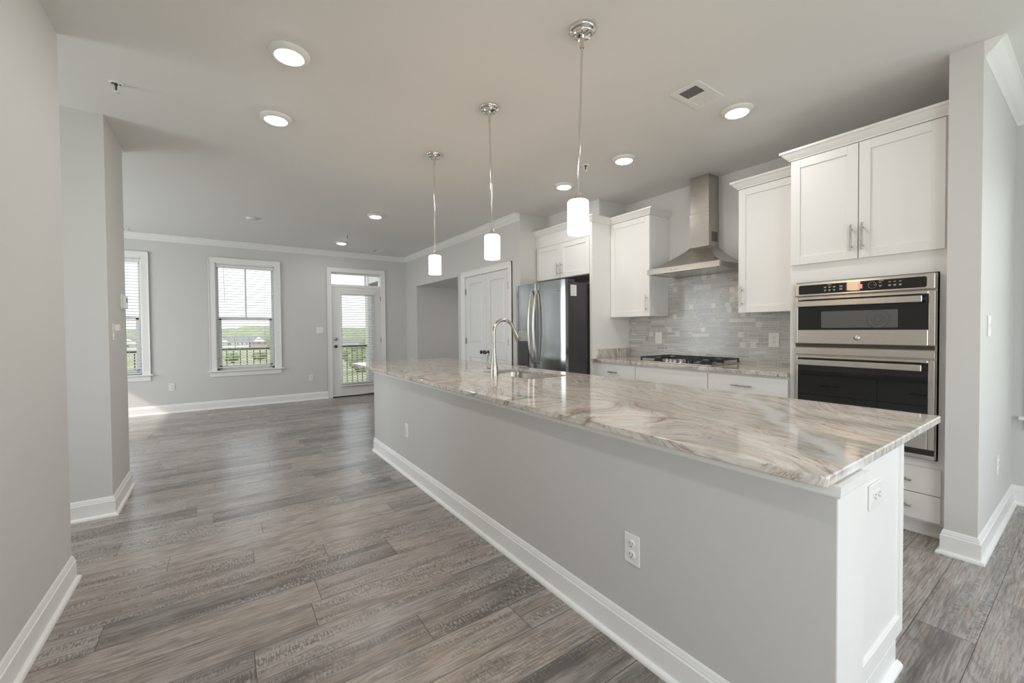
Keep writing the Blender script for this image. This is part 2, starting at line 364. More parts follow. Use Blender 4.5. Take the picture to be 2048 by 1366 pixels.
S('wall_pier', MB().box(-3.6, -.629, 3.9, 4.544, 0, H), 'wall')
S('wall_living', holes(MB(), 'x', -3.6, -3.48, 4.544, YB, 0, H, [(5.3, 7.3, .6, 2.4)]), 'wall')  # unseen side opening added to brighten the living area
FW = [(-.4, 1.5, .4, 2.4), (2.3, 4.2, .4, 2.4)]
S('wall_front', holes(MB(), 'y', -3.32, -3.2, -.76, 4.70, 0, H, FW), 'wall')

CROWN = [(0, -.088), (.006, -.088), (.008, -.078), (.014, -.070), (.020, -.064), (.034, -.052), (.048, -.034), (.058, -.020), (.066, -.014), (.074, -.011), (.074, 0), (0, 0)]
BASE = [(0, 0), (.030, 0), (.0295, .008), (.026, .015), (.018, .020), (.014, .021), (.014, .102), (.010, .106), (.010, .113), (.008, .118), (.006, .126), (.003, .132), (0, .133)]
S('trim_1', MB().sweep(CROWN, [(3.128, 4.298), (3.128, YB), (-3.48, YB)], 1, H), 'trim')
S('trim_2', MB().sweep(CROWN, [(-3.48, 4.544), (-.629, 4.544)], 1, H), 'trim')
S('trim_3', MB().sweep(CROWN, [(3.256, .389), (4.557, .389), (4.557, -3.2)], -1, H), 'trim')
S('baseboard_back', MB().sweep(BASE, [(-3.48, YB), (1.604, YB)], -1, 0).sweep(BASE, [(2.685, YB), (3.128, YB), (3.128, 7.72), (4.6, 7.72)], -1, 0), 'trim')
S('baseboard_left', MB().sweep(BASE, [(-.637, -3.2), (-.637, 2.974), (-2.5, 2.974)], -1, 0), 'trim')
S('baseboard_pier', MB().sweep(BASE, [(-2.5, 3.9), (-.629, 3.9), (-.629, 4.544), (-3.4, 4.544)], -1, 0), 'trim')
S('baseboard_column', MB().sweep(BASE, [(3.385, .514), (3.254, .514), (3.254, .389), (4.557, .389), (4.557, -3.2)], -1, 0), 'trim')
S('baseboard_right', MB().sweep(BASE, [(3.128, 5.854), (3.128, 5.992), (3.25, 5.992)], 1, 0), 'trim')

# ---------------------------------------------------------------- windows of the far wall
def window(n, x0, x1):
    r = empty('window_%d' % n, ((x0+x1)/2, YB, .6), kind='structure')
    z0, z1 = .615, 2.36
    c = MB()
    c.box(x0-.09, x0, YB-.018, YB, z0, z1+.09).box(x1, x1+.09, YB-.018, YB, z0, z1+.09).box(x0-.09, x1+.09, YB-.019, YB, z1, z1+.092)
    c.box(x0-.090, x0-.078, YB-.026, YB, z0, z1+.092).box(x1+.078, x1+.090, YB-.026, YB, z0, z1+.092).box(x0-.09, x1+.09, YB-.026, YB, z1+.080, z1+.092)
    c.build('window_casing', 'trim', r, .002)
    MB().box(x0-.122, x1+.12, YB-.055, YB+.10, z0-.018, z0+.002).build('window_stool', 'trim', r, .005)
    MB().box(x0-.088, x1+.088, YB-.016, YB, z0-.095, z0-.018).build('window_apron', 'trim', r, .003)
    j = MB(); j.box(x0, x0+.012, YB, YB+.11, z0, z1).box(x1-.012, x1, YB, YB+.11, z0, z1).box(x0, x1, YB, YB+.11, z1-.012, z1)
    j.build('window_jamb', 'trim', r)
    f = MB(); a, b = x0+.012, x1-.012; ya, yb = YB+.085, YB+.125
    f.box(a, a+.032, ya, yb, z0, z1).box(b-.032, b, ya, yb, z0, z1).box(a, b, ya, yb, z1-.045, z1-.012).box(a, b, ya, yb, z0, z0+.03)
    f.build('window_frame', 'vinyl', r, .003)
    mz = 1.452
    f = MB(); f.box(a+.03, b-.03, ya+.01, ya+.035, mz, mz+.042).box((x0+x1)/2-.011, (x0+x1)/2+.011, ya+.015, ya+.03, mz+.03, z1-.04)
    f.build('upper_sash', 'vinyl', r, .002)
    f = MB(); f.box(a+.028, a+.066, ya-.012, ya+.012, z0+.02, mz+.02).box(b-.066, b-.028, ya-.012, ya+.012, z0+.02, mz+.02).box(a+.03, b-.03, ya-.012, ya+.012, mz-.012, mz+.028).box(a+.03, b-.03, ya-.012, ya+.012, z0+.02, z0+.075)
    for q in (.25, .75): f.box(a+(b-a)*q-.03, a+(b-a)*q+.03, ya-.022, ya+.005, mz+.026, mz+.034)
    f.build('lower_sash', 'vinyl', r, .002)
    MB().box(a+.02, b-.02, ya+.020, ya+.024, mz+.02, z1-.03).build('window_pane', 'glass', r)
    MB().box(a+.05, b-.05, ya-.002, ya+.002, z0+.06, mz).build('window_pane', 'glass', r)
window(1, WL[0], WL[1]); window(2, WM[0], WM[1])

def blind(x0, x1, y, z0, z1, tilt, label, wand=True):
    r = empty('window_blind', ((x0+x1)/2, y, z0), label, 'blind', 'white slatted blinds on the far wall')
    MB().box(x0, x1, y-.028, y+.028, z1-.052, z1).build('headrail', 'slat', r, .003)
    s = MB(); n = int((z1-.06-z0-.03)/.0445)
    for i in range(n+1):
        zc = z1-.075-i*.0445
        if zc < z0+.03: break
        dy, dz = .0245*math.cos(tilt), .0245*math.sin(tilt); vs = []
        for k in range(5):
            q = -1+k*.5; vs += [(x0+.004, y+q*dy, zc+q*dz+.002*(1-q*q)), (x1-.004, y+q*dy, zc+q*dz+.002*(1-q*q))]
        top = [(a, b, c+.0040) for a, b, c in vs]
        fs = [(2*k, 2*k+1, 2*k+3, 2*k+2) for k in range(4)]+[(10+2*k, 12+2*k, 13+2*k, 11+2*k) for k in range(4)]
        fs += [(0, 10, 11, 1), (8, 9, 19, 18)]+[(2*k, 2*k+2, 12+2*k, 10+2*k) for k in range(4)]+[(2*k+1, 11+2*k, 13+2*k, 3+2*k) for k in range(4)]
        s.add(vs+top, fs)
    s.build('slats', 'slat', r)
    MB().box(x0, x1, y-.025, y+.025, z0, z0+.018).build('bottom_rail', 'slat', r, .003)
    c = MB()
    for q in (.17, .83): c.tube([(x0+(x1-x0)*q, y-.024, z1-.05), (x0+(x1-x0)*q, y-.024, z0+.01)], .0011, 5).tube([(x0+(x1-x0)*q, y+.024, z1-.05), (x0+(x1-x0)*q, y+.024, z0+.01)], .0011, 5)
    c.build('ladder_cords', 'slat', r)
    if wand: MB().tube([(x0+.1, y-.034, z1-.04), (x0+.105, y-.036, z1-.62)], .004, 8).build('wand', 'slat', r)
blind(WL[0]+.016, WL[1]-.016, YB+.035, .632, 2.345, .24, 'white slatted blind in the narrow-looking window beside the left pier')
blind(WM[0]+.016, WM[1]-.016, YB+.035, .655, 2.345, .18, 'white slatted blind with a wand in the window between pier and glass door')

# ---------------------------------------------------------------- balcony door (door_1) with transom
r = empty('door_1', (2.14, YB, 0), kind='structure')
c = MB(); X0, X1, ZT = 1.604, 2.685, 2.428
for a, b in ((X0, X0+.082), (X1-.082, X1)): c.box(a, b, YB-.018, YB, 0, ZT)
c.box(X0, X1, YB-.019, YB, ZT-.085, ZT).box(X0, X0+.012, YB-.026, YB, 0, ZT).box(X1-.012, X1, YB-.026, YB, 0, ZT).box(X0, X1, YB-.026, YB, ZT-.012, ZT)
c.build('door_casing', 'trim', r, .002)
c = MB(); c.box(1.665, 1.684, YB, YB+.14, 0, 2.335).box(2.599, 2.615, YB, YB+.14, 0, 2.335).box(1.665, 2.615, YB-.004, YB+.14, 2.070, 2.12).box(1.684, 2.6, YB+.02, YB+.14, 2.318, 2.335).box(2.305, 2.325, YB+.04, YB+.07, 2.12, 2.33)
c.build('door_jamb', 'trim', r, .002)
MB().box(1.684, 2.6, YB+.05, YB+.055, 2.118, 2.32).build('transom_pane', 'glass', r)
MB().box(1.684, 2.6, YB-.02, YB+.14, 0, .022).build('threshold', ['darkmetal'], r, .004)
lf = MB(); yl, yh = YB+.004, YB+.048; a, b, z0, z1 = 1.688, 2.596, .030, 2.064; ga, gb, gz0, gz1 = 1.862, 2.412, .27, 1.93
lf.box(a, ga, yl, yh, z0, z1).box(gb, b, yl, yh, z0, z1).box(ga, gb, yl, yh, z0, gz0).box(ga, gb, yl, yh, gz1, z1)
leaf = lf.build('door_leaf', 'door', r)
g = MB(); w_ = .028
g.box(ga-w_, ga+.006, yl-.014, yl, gz0-w_, gz1+w_).box(gb-.006, gb+w_, yl-.014, yl, gz0-w_, gz1+w_).box(ga, gb, yl-.014, yl, gz0-w_, gz0+.006).box(ga, gb, yl-.014, yl, gz1-.006, gz1+w_)
g.build('glazing_frame', 'vinyl', leaf, .004)
MB().box(ga, gb, yl+.018, yl+.022, gz0, gz1).build('door_pane', 'glass', leaf)
MB().lathe([(.028, 0), (.028, -.006), (.012, -.010), (.010, -.030), (.020, -.036), (.026, -.048), (.024, -.058), (.012, -.064), (.0, -.065)], (1.750, yl, .956), 20, axis='y').build('door_knob', 'darkmetal', leaf)
MB().lathe([(.030, 0), (.030, -.012), (.024, -.018), (.0, -.019)], (1.752, yl, 1.096), 20, axis='y').build('deadbolt', 'nickel', leaf)
for z in (1.87, 1.06, .25): MB().box(2.592, 2.604, YB-.006, YB+.004, z-.045, z+.045).build('hinge', 'nickel', leaf)
blind(1.842, 2.445, YB-.040, .205, 1.985, .22, 'white slatted blind hung on the glass balcony door', False)

# ---------------------------------------------------------------- pantry double door (door_2)
r = empty('door_2', (3.128, 5.146, 0), kind='structure')
c = MB(); y0, y1, zt = 4.470, 5.854, 2.145; xw = 3.128
for a, b in ((y0, y0+.076), (y1-.105, y1)): c.box(xw-.018, xw, a, b, 0, zt)
c.box(xw-.019, xw, y0, y1, zt-.085, zt)
c.box(xw-.027, xw, y0, y0+.014, 0, zt).box(xw-.027, xw, y1-.014, y1, 0, zt).box(xw-.027, xw, y0, y1, zt-.016, zt)
c.build('door_casing', 'trim', r, .003)
c = MB(); c.box(xw, xw+.12, 4.545, 4.555, 0, 2.068).box(xw, xw+.12, 5.738, 5.748, 0, 2.068).box(xw, xw+.12, 4.545, 5.748, 2.058, 2.068); c.build('door_jamb', 'trim', r)
def panel_leaf(ya, yb, knob_y, hinge_y):
    xf = xw+.003; mb = MB(); s = .112; zb, zt = .012, 2.054; rails = [(zb, .21), (.835, 1.045), (1.945, zt)]
    mb.box(xf, xf+.035, ya, ya+s, zb, zt).box(xf, xf+.035, yb-s, yb, zb, zt)
    for p, q in rails: mb.box(xf, xf+.035, ya+s, yb-s, p, q)
    for p, q in ((.21, .835), (1.045, 1.945)):
        mb.box(xf+.012, xf+.03, ya+s, yb-s, p, q)
        i = .035; A, B = ya+s, yb-s   # raised field with sloping borders
        vs = [(xf+.012, A+.012, p+.012), (xf+.012, B-.012, p+.012), (xf+.012, B-.012, q-.012), (xf+.012, A+.012, q-.012), (xf+.004, A+i, p+i), (xf+.004, B-i, p+i), (xf+.004, B-i, q-i), (xf+.004, A+i, q-i)]
        mb.add(vs, [(0, 1, 5, 4), (1, 2, 6, 5), (2, 3, 7, 6), (3, 0, 4, 7), (4, 5, 6, 7)])
    l = mb.build('door_leaf', 'door', r, .003)
    MB().lathe([(.028, 0), (.028, -.006), (.011, -.010), (.010, -.032), (.021, -.038), (.027, -.050), (.024, -.060), (.012, -.066), (0, -.067)], (xf, knob_y, .925), 20, axis='x').build('door_knob', 'darkmetal', l)
    for z in (1.835, 1.08, .30): MB().box(xf-.010, xf+.002, hinge_y-.014, hinge_y+.014, z-.045, z+.045).build('hinge', 'nickel', l)
panel_leaf(4.557, 5.144, 5.085, 4.561); panel_leaf(5.149, 5.736, 5.205, 5.732)

# ---------------------------------------------------------------- unseen windows added behind the viewpoint for light, and the dining room window
def added_rear_window(n, x0, x1, z0, z1):
    r = empty('window_%d' % n, ((x0+x1)/2, -3.2, z0), kind='structure')
    c = MB(); y = -3.2
    c.box(x0-.09, x0, y, y+.018, z0, z1).box(x1, x1+.09, y, y+.018, z0, z1).box(x0-.09, x1+.09, y, y+.018, z1, z1+.09).box(x0-.11, x1+.11, y-.02, y+.05, z0-.02, z0); c.build('window_casing', 'trim', r, .002)
    f = MB()
    for q in (0, .5, 1): f.box(x0+(x1-x0)*q-.03, x0+(x1-x0)*q+.03, y-.09, y-.05, z0, z1)
    f.box(x0, x1, y-.09, y-.05, z0, z0+.05).box(x0, x1, y-.09, y-.05, z1-.05, z1).box(x0, x1, y-.09, y-.05, (z0+z1)/2-.02, (z0+z1)/2+.02); f.build('window_frame', 'vinyl', r)
    MB().box(x0, x1, y-.072, y-.068, z0, z1).build('window_pane', 'glass', r)
added_rear_window(4, *FW[0]); added_rear_window(5, *FW[1])
r = empty('window_3', (4.557, -.5, .63), kind='structure')
x = 4.557; y0, y1, z0, z1 = DW
c = MB(); c.box(x-.018, x, y0-.08, y0, z0, z1).box(x-.018, x, y1, y1+.08, z0, z1).box(x-.018, x, y0-.08, y1+.08, z1, z1+.08).box(x-.016, x, y0-.08, y1+.08, z0-.10, z0-.02); c.build('window_casing', 'trim', r, .002)
MB().box(x-.055, x+.05, y0-.11, y1+.103, z0-.03, z0-.008).build('window_stool', 'trim', r, .004)
f = MB()
for q in (0, 1): f.box(x+.05, x+.09, y0+(y1-y0)*q-.03, y0+(y1-y0)*q+.03, z0, z1)
f.box(x+.05, x+.09, y0, y1, z0, z0+.05).box(x+.05, x+.09, y0, y1, z1-.05, z1).box(x+.05, x+.09, y0, y1, 1.42, 1.46); f.build('window_frame', 'vinyl', r)
MB().box(x+.068, x+.072, y0, y1, z0, z1).build('window_pane', 'glass', r)

# ---------------------------------------------------------------- island
def pull(p0, p1, n, r=.0055, off=.030):
    """bar handle from p0 to p1 standing off along n"""
    p0, p1, n = Vector(p0), Vector(p1), Vector(n); d = p1-p0; mb = MB(); mb.tube([p0+n*off, p1+n*off], r, 10)
    for q in (.17, .83): mb.tube([p0+d*q, p0+d*q+n*off], r*.85, 8)
    return mb
isl = empty('kitchen_island', (1.7, 2.4, 0), 'long kitchen island with grey painted front and white panelled end', 'kitchen island')
MB().box(1.298, 1.500, .400, 4.389, 0, .8448).build('knee_wall', 'islandpaint', isl)
MB().box(1.300, 1.501, .3975, .400, 0, .8448).build('wall_end_skin', 'white', isl)
MB().sweep(BASE, [(1.298, 4.389), (1.298, .402)], -1, 0).build('baseboard', 'trim', isl)
ct = MB(); CAP = [(0, -.034), (.004, -.034), (.008, -.028), (.010, 0), (0, 0)]
ct.sweep(CAP, [(1.298, 4.389), (1.298, .3975), (1.501, .3975)], -1, .8448); ct.build('counter_trim', 'white', isl)
b_ = MB(); b_.box(1.501, 2.085, .462, .52, .10, .8448).box(1.501, 2.43, .52, 2.42, .10, .8448).box(1.501, 2.43, 3.36, 4.37, .10, .8448).box(1.501, 2.43, 2.42, 3.36, .10, .64).box(1.501, 1.87, 2.42, 3.36, .64, .8448).box(2.41, 2.43, 2.42, 3.36, .64, .8448).box(1.501, 2.02, .462, .52, 0, .10).box(1.501, 2.36, .52, 4.37, 0, .10); b_.build('cabinet_body', 'white', isl)
e = MB(); e.box(1.501, 2.105, .448, .461, .10, .8448)
e.box(1.501, 1.56, .440, .450, 0, .8448).box(2.075, 2.106, .440, .462, .10, .8448).box(1.56, 2.075, .440, .450, .10, .165).box(1.501, 2.02, .440, .461, 0, .10)
e.build('end_panel', 'white', isl, .002)
MB().sweep([(0, 0), (.018, 0), (.017, .008), (.012, .015), (0, .02)], [(1.50, .440), (2.035, .440)], -1, 0, smooth=False).build('shoe_moulding', 'trim', isl)
ys = [.523, 1.06, 1.66, 2.26, 3.46, 4.37]
for i, (p, q) in enumerate(zip(ys, ys[1:])):
    if i == 3:
        for a, b in ((p, (p+q)/2), ((p+q)/2, q)):
            d = MB().box(2.432, 2.450, a+.003, b-.003, .11, .825).build('door', 'white', isl, .002); pull((2.450, b-.05 if a == p else a+.05, .6), (2.450, b-.05 if a == p else a+.05, .75), (1, 0, 0)).build('handle', 'nickel', d)
    else:
        d = MB().box(2.432, 2.450, p+.003, q-.003, .66, .825).build('drawer', 'white', isl, .002); pull((2.450, (p+q)/2-.07, .745), (2.450, (p+q)/2+.07, .745), (1, 0, 0)).build('handle', 'nickel', d)
        d = MB().box(2.432, 2.450, p+.003, q-.003, .11, .652).build('door', 'white', isl, .002); pull((2.450, p+.05, .45), (2.450, p+.05, .6), (1, 0, 0)).build('handle', 'nickel', d)

# island worktop with the sink cut out
SX0, SX1, SY0, SY1 = 1.915, 2.315, 2.50, 3.27
def arc(cx, cy, r, a0, a1, n=6): return [(cx+r*math.cos(math.radians(a0+(a1-a0)*i/n)), cy+r*math.sin(math.radians(a0+(a1-a0)*i/n))) for i in range(n+1)]
def rrect(x0, x1, y0, y1, r): return arc(x1-r, y1-r, r, 0, 90)+arc(x0+r, y1-r, r, 90, 180)+arc(x0+r, y0+r, r, 180, 270)+arc(x1-r, y0+r, r, 270, 360)
def slab(outer, inner, z0, z1):
    n = len(outer); mb = MB(); vs = []
    for z in (z0, z1): vs += [(a, b, z) for a, b in outer]+[(a, b, z) for a, b in inner]
    fs = []
    for i in range(n):
        j = (i+1) % n
        fs += [(2*n+i, 2*n+j, 3*n+j, 3*n+i), (i, n+i, n+j, j), (i, j, 2*n+j, 2*n+i), (n+i, 3*n+i, 3*n+j, n+j)]
    return mb.add(vs, fs)
ow = slab(rrect(1.242, 2.491, .404, 5.089, .018), rrect(SX0, SX1, SY0, SY1, .07), .845, .874)
ow.build('island_worktop', 'granite', bev=.005, seg=3, label='long veined beige and grey granite worktop on the island', cat='worktop')
sk = MB(); q = rrect(SX0-.008, SX1+.008, SY0-.008, SY1+.008, .075); q2 = rrect(SX0+.01, SX1-.01, SY0+.01, SY1-.01, .07); n = len(q)
vs = [(a, b, .8445) for a, b in q]+[(a, b, .67) for a, b in q2]+[(a, b, .8445) for a, b in rrect(SX0-.025, SX1+.025, SY0-.025, SY1+.025, .09)]
sk.add(vs, [(i, (i+1) % n, n+(i+1) % n, n+i) for i in range(n)]+[(2*n+i, 2*n+(i+1) % n, (i+1) % n, i) for i in range(n)]+[tuple(range(n, 2*n))], 0, False)
so_ = empty('sink', (2.115, 2.885, .67), 'undermount stainless steel sink set into the island worktop', 'sink')
sk.build('basin', 'steel', so_); MB().lathe([(.045, .001), (.04, .004), (.02, .001), (0, .001)], (2.115, 2.885, .67), 20).build('drain', 'chrome', so_)

# faucet
fx_, fy_ = 1.815, 2.862
fa = empty('faucet', (fx_, fy_, .874), 'brushed nickel gooseneck kitchen faucet on the island worktop', 'faucet')
MB().lathe([(.034, 0), (.034, .006), (.0325, .03), (.031, .06), (.0275, .09), (.0215, .125), (.0175, .16), (.0155, .20), (.0150, .225)], (fx_, fy_, .874), 28).build('body', 'nickel', fa)
pts = [(fx_, fy_, 1.098), (fx_, fy_, 1.17), (fx_, fy_, 1.232)]; rr = .098; cx_ = fx_+rr
for i in range(1, 15):
    a = math.radians(180-i*10.9); pts.append((cx_+rr*math.cos(a), fy_, 1.232+rr*math.sin(a)))
a = math.radians(180-14*10.9); dv = Vector((math.sin(a), 0, -math.cos(a))); pe = Vector(pts[-1])
pts.append(pe+dv*.03)
MB().tube(pts, .0135, 16).build('spout', 'nickel', fa)
MB().tube([pe+dv*.028, pe+dv*.04, pe+dv*.09, pe+dv*.125, pe+dv*.13], [.0145, .0165, .021, .0245, .022], 20).build('spray_head', 'nickel', fa)
MB().tube([(fx_-.005, fy_+.018, .945), (fx_-.02, fy_+.062, .945)], [.016, .0175], 18).tube([(fx_-.019, fy_+.055, .955), (fx_-.028, fy_+.062, .99), (fx_-.027, fy_+.060, 1.03), (fx_-.02, fy_+.056, 1.058)], [.0095, .0065, .0075, .010], 12).build('lever', 'nickel', fa)

# ---------------------------------------------------------------- kitchen run
XD = 3.389    # front of doors and drawers
CCR = [(0, 0), (.006, 0), (.009, .008), (.015, .013), (.030, .030), (.040, .044), (.046, .048), (.052, .051), (.052, .066), (0, .066)]
def shaker(y0, y1, z0, z1, xf=XD, st=.058, th=.020):
    mb = MB(); mb.box(xf+.009, xf+th, y0+st, y1-st, z0+st, z1-st)
    mb.box(xf, xf+th, y0, y0+st, z0, z1).box(xf, xf+th, y1-st, y1, z0, z1).box(xf, xf+th, y0+st, y1-st, z0, z0+st).box(xf, xf+th, y0+st, y1-st, z1-st, z1)
    return mb
def flat(y0, y1, z0, z1, xf=XD, th=.020): return MB().box(xf, xf+th, y0, y1, z0, z1)
NX = (-1, 0, 0)
def vpull(par, x, y, z0, z1): pull((x, y, z0), (x, y, z1), NX).build('handle', 'nickel', par)
def hpull(par, x, y0, y1, z): pull((x, y0, z), (x, y1, z), NX).build('handle', 'nickel', par)

# tall oven cabinet
tc_ = empty('oven_cabinet', (3.7, .93, 0), 'tall white cabinet holding the wall oven, beside the right column', 'cabinet')
mb = MB(); xb = 3.410
mb.box(xb, 4.003, .517, .566, 0.09, 2.45).box(xb, 4.003, 1.302, 1.338, 0.09, 2.45).box(xb, 4.003, .566, 1.302, 1.568, 2.45).box(xb, 4.003, .566, 1.302, .09, .462).box(3.95, 4.003, .566, 1.302, .462, 1.568).box(3.46, 4.003, .517, 1.338, 0, .09)
mb.build('body', 'white', tc_)
d = shaker(.943, 1.330, 1.696, 2.440).build('door', 'white', tc_, .0015); vpull(d, XD, .972, 1.745, 1.915)
d = shaker(.545, .938, 1.696, 2.440).build('door', 'white', tc_, .0015); vpull(d, XD, .914, 1.745, 1.918)
d = flat(.550, 1.330, .262, .417).build('drawer', 'white', tc_, .002); hpull(d, XD, .670, .86, .335)
d = flat(.550, 1.330, .104, .257).build('drawer', 'white', tc_, .002); hpull(d, XD, .670, .86, .180)
MB().sweep(CCR, [(4.003, 1.338), (3.395, 1.338), (3.395, .516)], -1, 2.446).box(3.395, 4.003, .516, 1.338, 2.446, 2.452).build('crown', 'white', tc_)
MB().sweep([(0, 0), (.016, 0), (.015, .010), (.010, .018), (0, .022)], [(3.46, 1.338), (3.46, .520)], -1, 0).build('shoe_moulding', 'trim', tc_)

# wall oven
XV = 3.359; Y0, Y1 = .574, 1.292
ov = empty('wall_oven', (3.6, .933, .473), 'stainless steel double wall oven with microwave above, built into the tall cabinet', 'oven')
MB().box(3.40, 3.94, Y0+.02, Y1-.02, .476, 1.555).build('housing', 'shadow', ov)
MB().box(3.385, 3.409, Y0-.003, Y1+.003, .473, 1.561).build('trim_frame', 'steel', ov, .002)
def lean(mb):
    mb.v = [(a+(c-1.465)*.024, b, c) for a, b, c in mb.v]; return mb
cp = lean(MB().box(XV, 3.386, Y0, Y1, 1.465, 1.561)).build('control_panel', 'steel', ov, .008)
def rplate(y0, y1, z0, z1, r, x0, x1):
    loop = rrect(y0, y1, z0, z1, r); n = len(loop); vs = [(x0, a, b) for a, b in loop]+[(x1, a, b) for a, b in loop]
    return MB().add(vs, [tuple(range(n)), tuple(range(n, 2*n))[::-1]]+[(i, (i+1) % n, n+(i+1) % n, n+i) for i in range(n)])
lean(rplate(.612, 1.265, 1.480, 1.543, .010, XV-.002, XV+.004)).build('control_glass', 'blackglass', cp)
def lean(mb):
    mb.v = [(a+(c-1.465)*.024, b, c) for a, b, c in mb.v]; return mb
def marks(lst):
    mk = MB()
    for yc, zc, wd in lst: mk.box(XV-.0026, XV-.002, yc-wd/2, yc+wd/2, zc-.0016, zc+.0016)
    lean(mk).build('button_legend', 'print', cp)
for yy in (1.108, 1.083, 1.057):
    for zz_, w2 in ((1.522, .014), (1.517, .009), (1.502, .012), (1.497, .008)): marks([(yy, zz_, w2)])
for zz_ in (1.524, 1.518, 1.506, 1.499): marks([(1.020, zz_, .017)])
marks([(1.083, 1.535, .02)]); marks([(.815, 1.537, .024)])
for yy in (.820, .776, .752, .727):
    for zz_, w2 in ((1.526, .012), (1.508, .014), (1.502, .010)): marks([(yy, zz_, w2)])
lean(MB().box(XV-.0027, XV-.002, .908, .930, 1.497, 1.523)).build('display', 'display', cp)
MB().lathe([(.0185, -.003), (.0185, -.007), (.0205, -.007), (.0205, -.003)], (XV, .858, 1.513), 28, axis='x').build('dial_ring', 'chrome', cp)
MB().lathe([(.0175, 0), (.0175, -.014), (.015, -.017), (0, -.017)], (XV, .858, 1.513), 28, axis='x').build('dial', 'blackglass', cp)
def oven_door(name, z0, z1, gz0, gz1, hz, win):
    dm = MB(); a0, a1 = .604, 1.268
    dm.box(XV, 3.384, Y0, a0, z0, z1).box(XV, 3.384, a1, Y1, z0, z1).box(XV, 3.384, a0, a1, z0, gz0).box(XV, 3.384, a0, a1, gz1, z1)
    dd = dm.build(name, 'steel', ov, .004)
    MB().box(XV+.003, XV+.012, a0, a1, gz0, gz1).build('door_glass', 'blackglass', dd)
    if win:
        rplate(*win, .006, XV+.0005, XV+.003).build('viewing_window', 'ovenwin', dd)
    h = MB(); h.box(XV-.052, XV-.036, .622, 1.264, hz-.019, hz+.019); h.box(XV-.04, XV+.004, .622, .640, hz-.012, hz+.012).box(XV-.04, XV+.004, 1.246, 1.264, hz-.012, hz+.012)
    h.build('handle', 'steel', dd, .003)
    return dd
mw = oven_door('microwave_door', 1.137, 1.459, 1.233, 1.440, 1.412, (.736, 1.130, 1.246, 1.357))
MB().lathe([(.017, 0), (.017, -.002), (0, -.002)], (XV, .934, 1.180), 28, axis='x').build('emblem', 'chrome', mw)
# turntable outline behind the microwave window
tt = MB()
for rad in (.055, .030, .017): tt.lathe([(rad, -.0003), (rad+.0016, -.0003), (rad+.0016, .0003), (rad, .0003), (rad, -.0003)], (XV, .830, 1.298), 36, axis='x')
tt.build('turntable_marking', 'fridgeside', mw)
MB().box(XV+.012, 3.386, Y0+.004, Y1-.004, 1.113, 1.137).box(XV+.004, XV+.012, Y0+.05, Y1-.05, 1.128, 1.134).build('vent_slot', 'darkmetal', ov)
MB().box(XV, 3.386, Y0, Y1, 1.062, 1.110).build('middle_band', 'steel', ov, .003)
oven_door('oven_door', .530, 1.055, .665, 1.036, 1.010, None)
MB().box(XV+.012, 3.386, Y0+.004, Y1-.004, .498, .528).build('lower_vent', 'black', ov)
MB().box(XV+.006, 3.39, Y0, Y1, .473, .497).build('bottom_trim', 'steel', ov, .002)

# base cabinets under the cooktop
def base(y0, y1, label, ndoor, handle, hy=None):
    r = empty('base_cabinet', (3.7, (y0+y1)/2, 0), label, 'cabinet', 'white base cabinets under the cooktop counter')
    MB().box(3.411, 4.003, y0+.0005, y1-.0005, .10, .884).box(3.47, 4.003, y0+.0005, y1-.0005, 0, .10).build('body', 'white', r)
    d = flat(y0+.003, y1-.003, .70, .868).build('drawer', 'white', r, .002)
    if handle: hpull(d, XD, hy[0], hy[1], .793)
    for k in range(ndoor):
        a = y0+(y1-y0)*k/ndoor; b = y0+(y1-y0)*(k+1)/ndoor
        d = shaker(a+.003, b-.003, .112, .695).build('door', 'white', r, .0015); vpull(d, XD, b-.04 if k == 0 and ndoor > 1 else a+.04, .5, .65)
base(2.716, 3.288, 'white base cabinet next to the refrigerator panel', 1, True, (2.93, 3.05))
base(1.957, 2.715, 'white base cabinet with blank front directly under the cooktop', 2, False)
base(1.340, 1.956, 'white base cabinet next to the tall oven cabinet', 1, True, (1.585, 1.745))
kt = MB().box(3.372, 4.000, 1.341, 3.287, .886, .92).box(3.372, 3.3805, 3.287, 3.305, .886, .92)
ko = kt.build('kitchen_worktop', 'granite', bev=.004, label='beige granite worktop below the tiled backsplash, carrying the cooktop', cat='worktop')
MB().box(3.44, 3.992, 3.268, 3.2885, .9205, 1.022).build('side_splash', 'granite', ko, .002)

# tiled backsplash
tb = MB().box(3.9988, 4.0045, 1.341, 3.289, .9205, 1.379, 0).box(3.9988, 4.0045, 1.849, 2.752, 1.379, 1.782, 0)
tiles = []
def fits(a, b, p, q): return (a >= 1.342 and b <= 3.288 and p >= .921 and q <= 1.379) or (a >= 1.85 and b <= 2.751 and p >= .921 and q <= 1.781)
rowh = .0478; gap = .0032; zr = .922
PAL = [(.40, .415, .41), (.45, .46, .45), (.50, .505, .49), (.43, .44, .425), (.53, .54, .53), (.47, .47, .455), (.52, .50, .475)]
def tile(a, b, p, q, c=None):
    a, b, p, q = a+gap/2, b-gap/2, p+gap/2, q-gap/2
    for (A, B, Pz, Q) in ((max(a, 1.342), min(b, 3.288), p, min(q, 1.379)), (max(a, 1.85), min(b, 2.751), max(p, 1.3791), min(q, 1.781))):
        if B-A > .003 and Q-Pz > .002: tiles.append((A, B, Pz, Q, c or random.choice(PAL)))
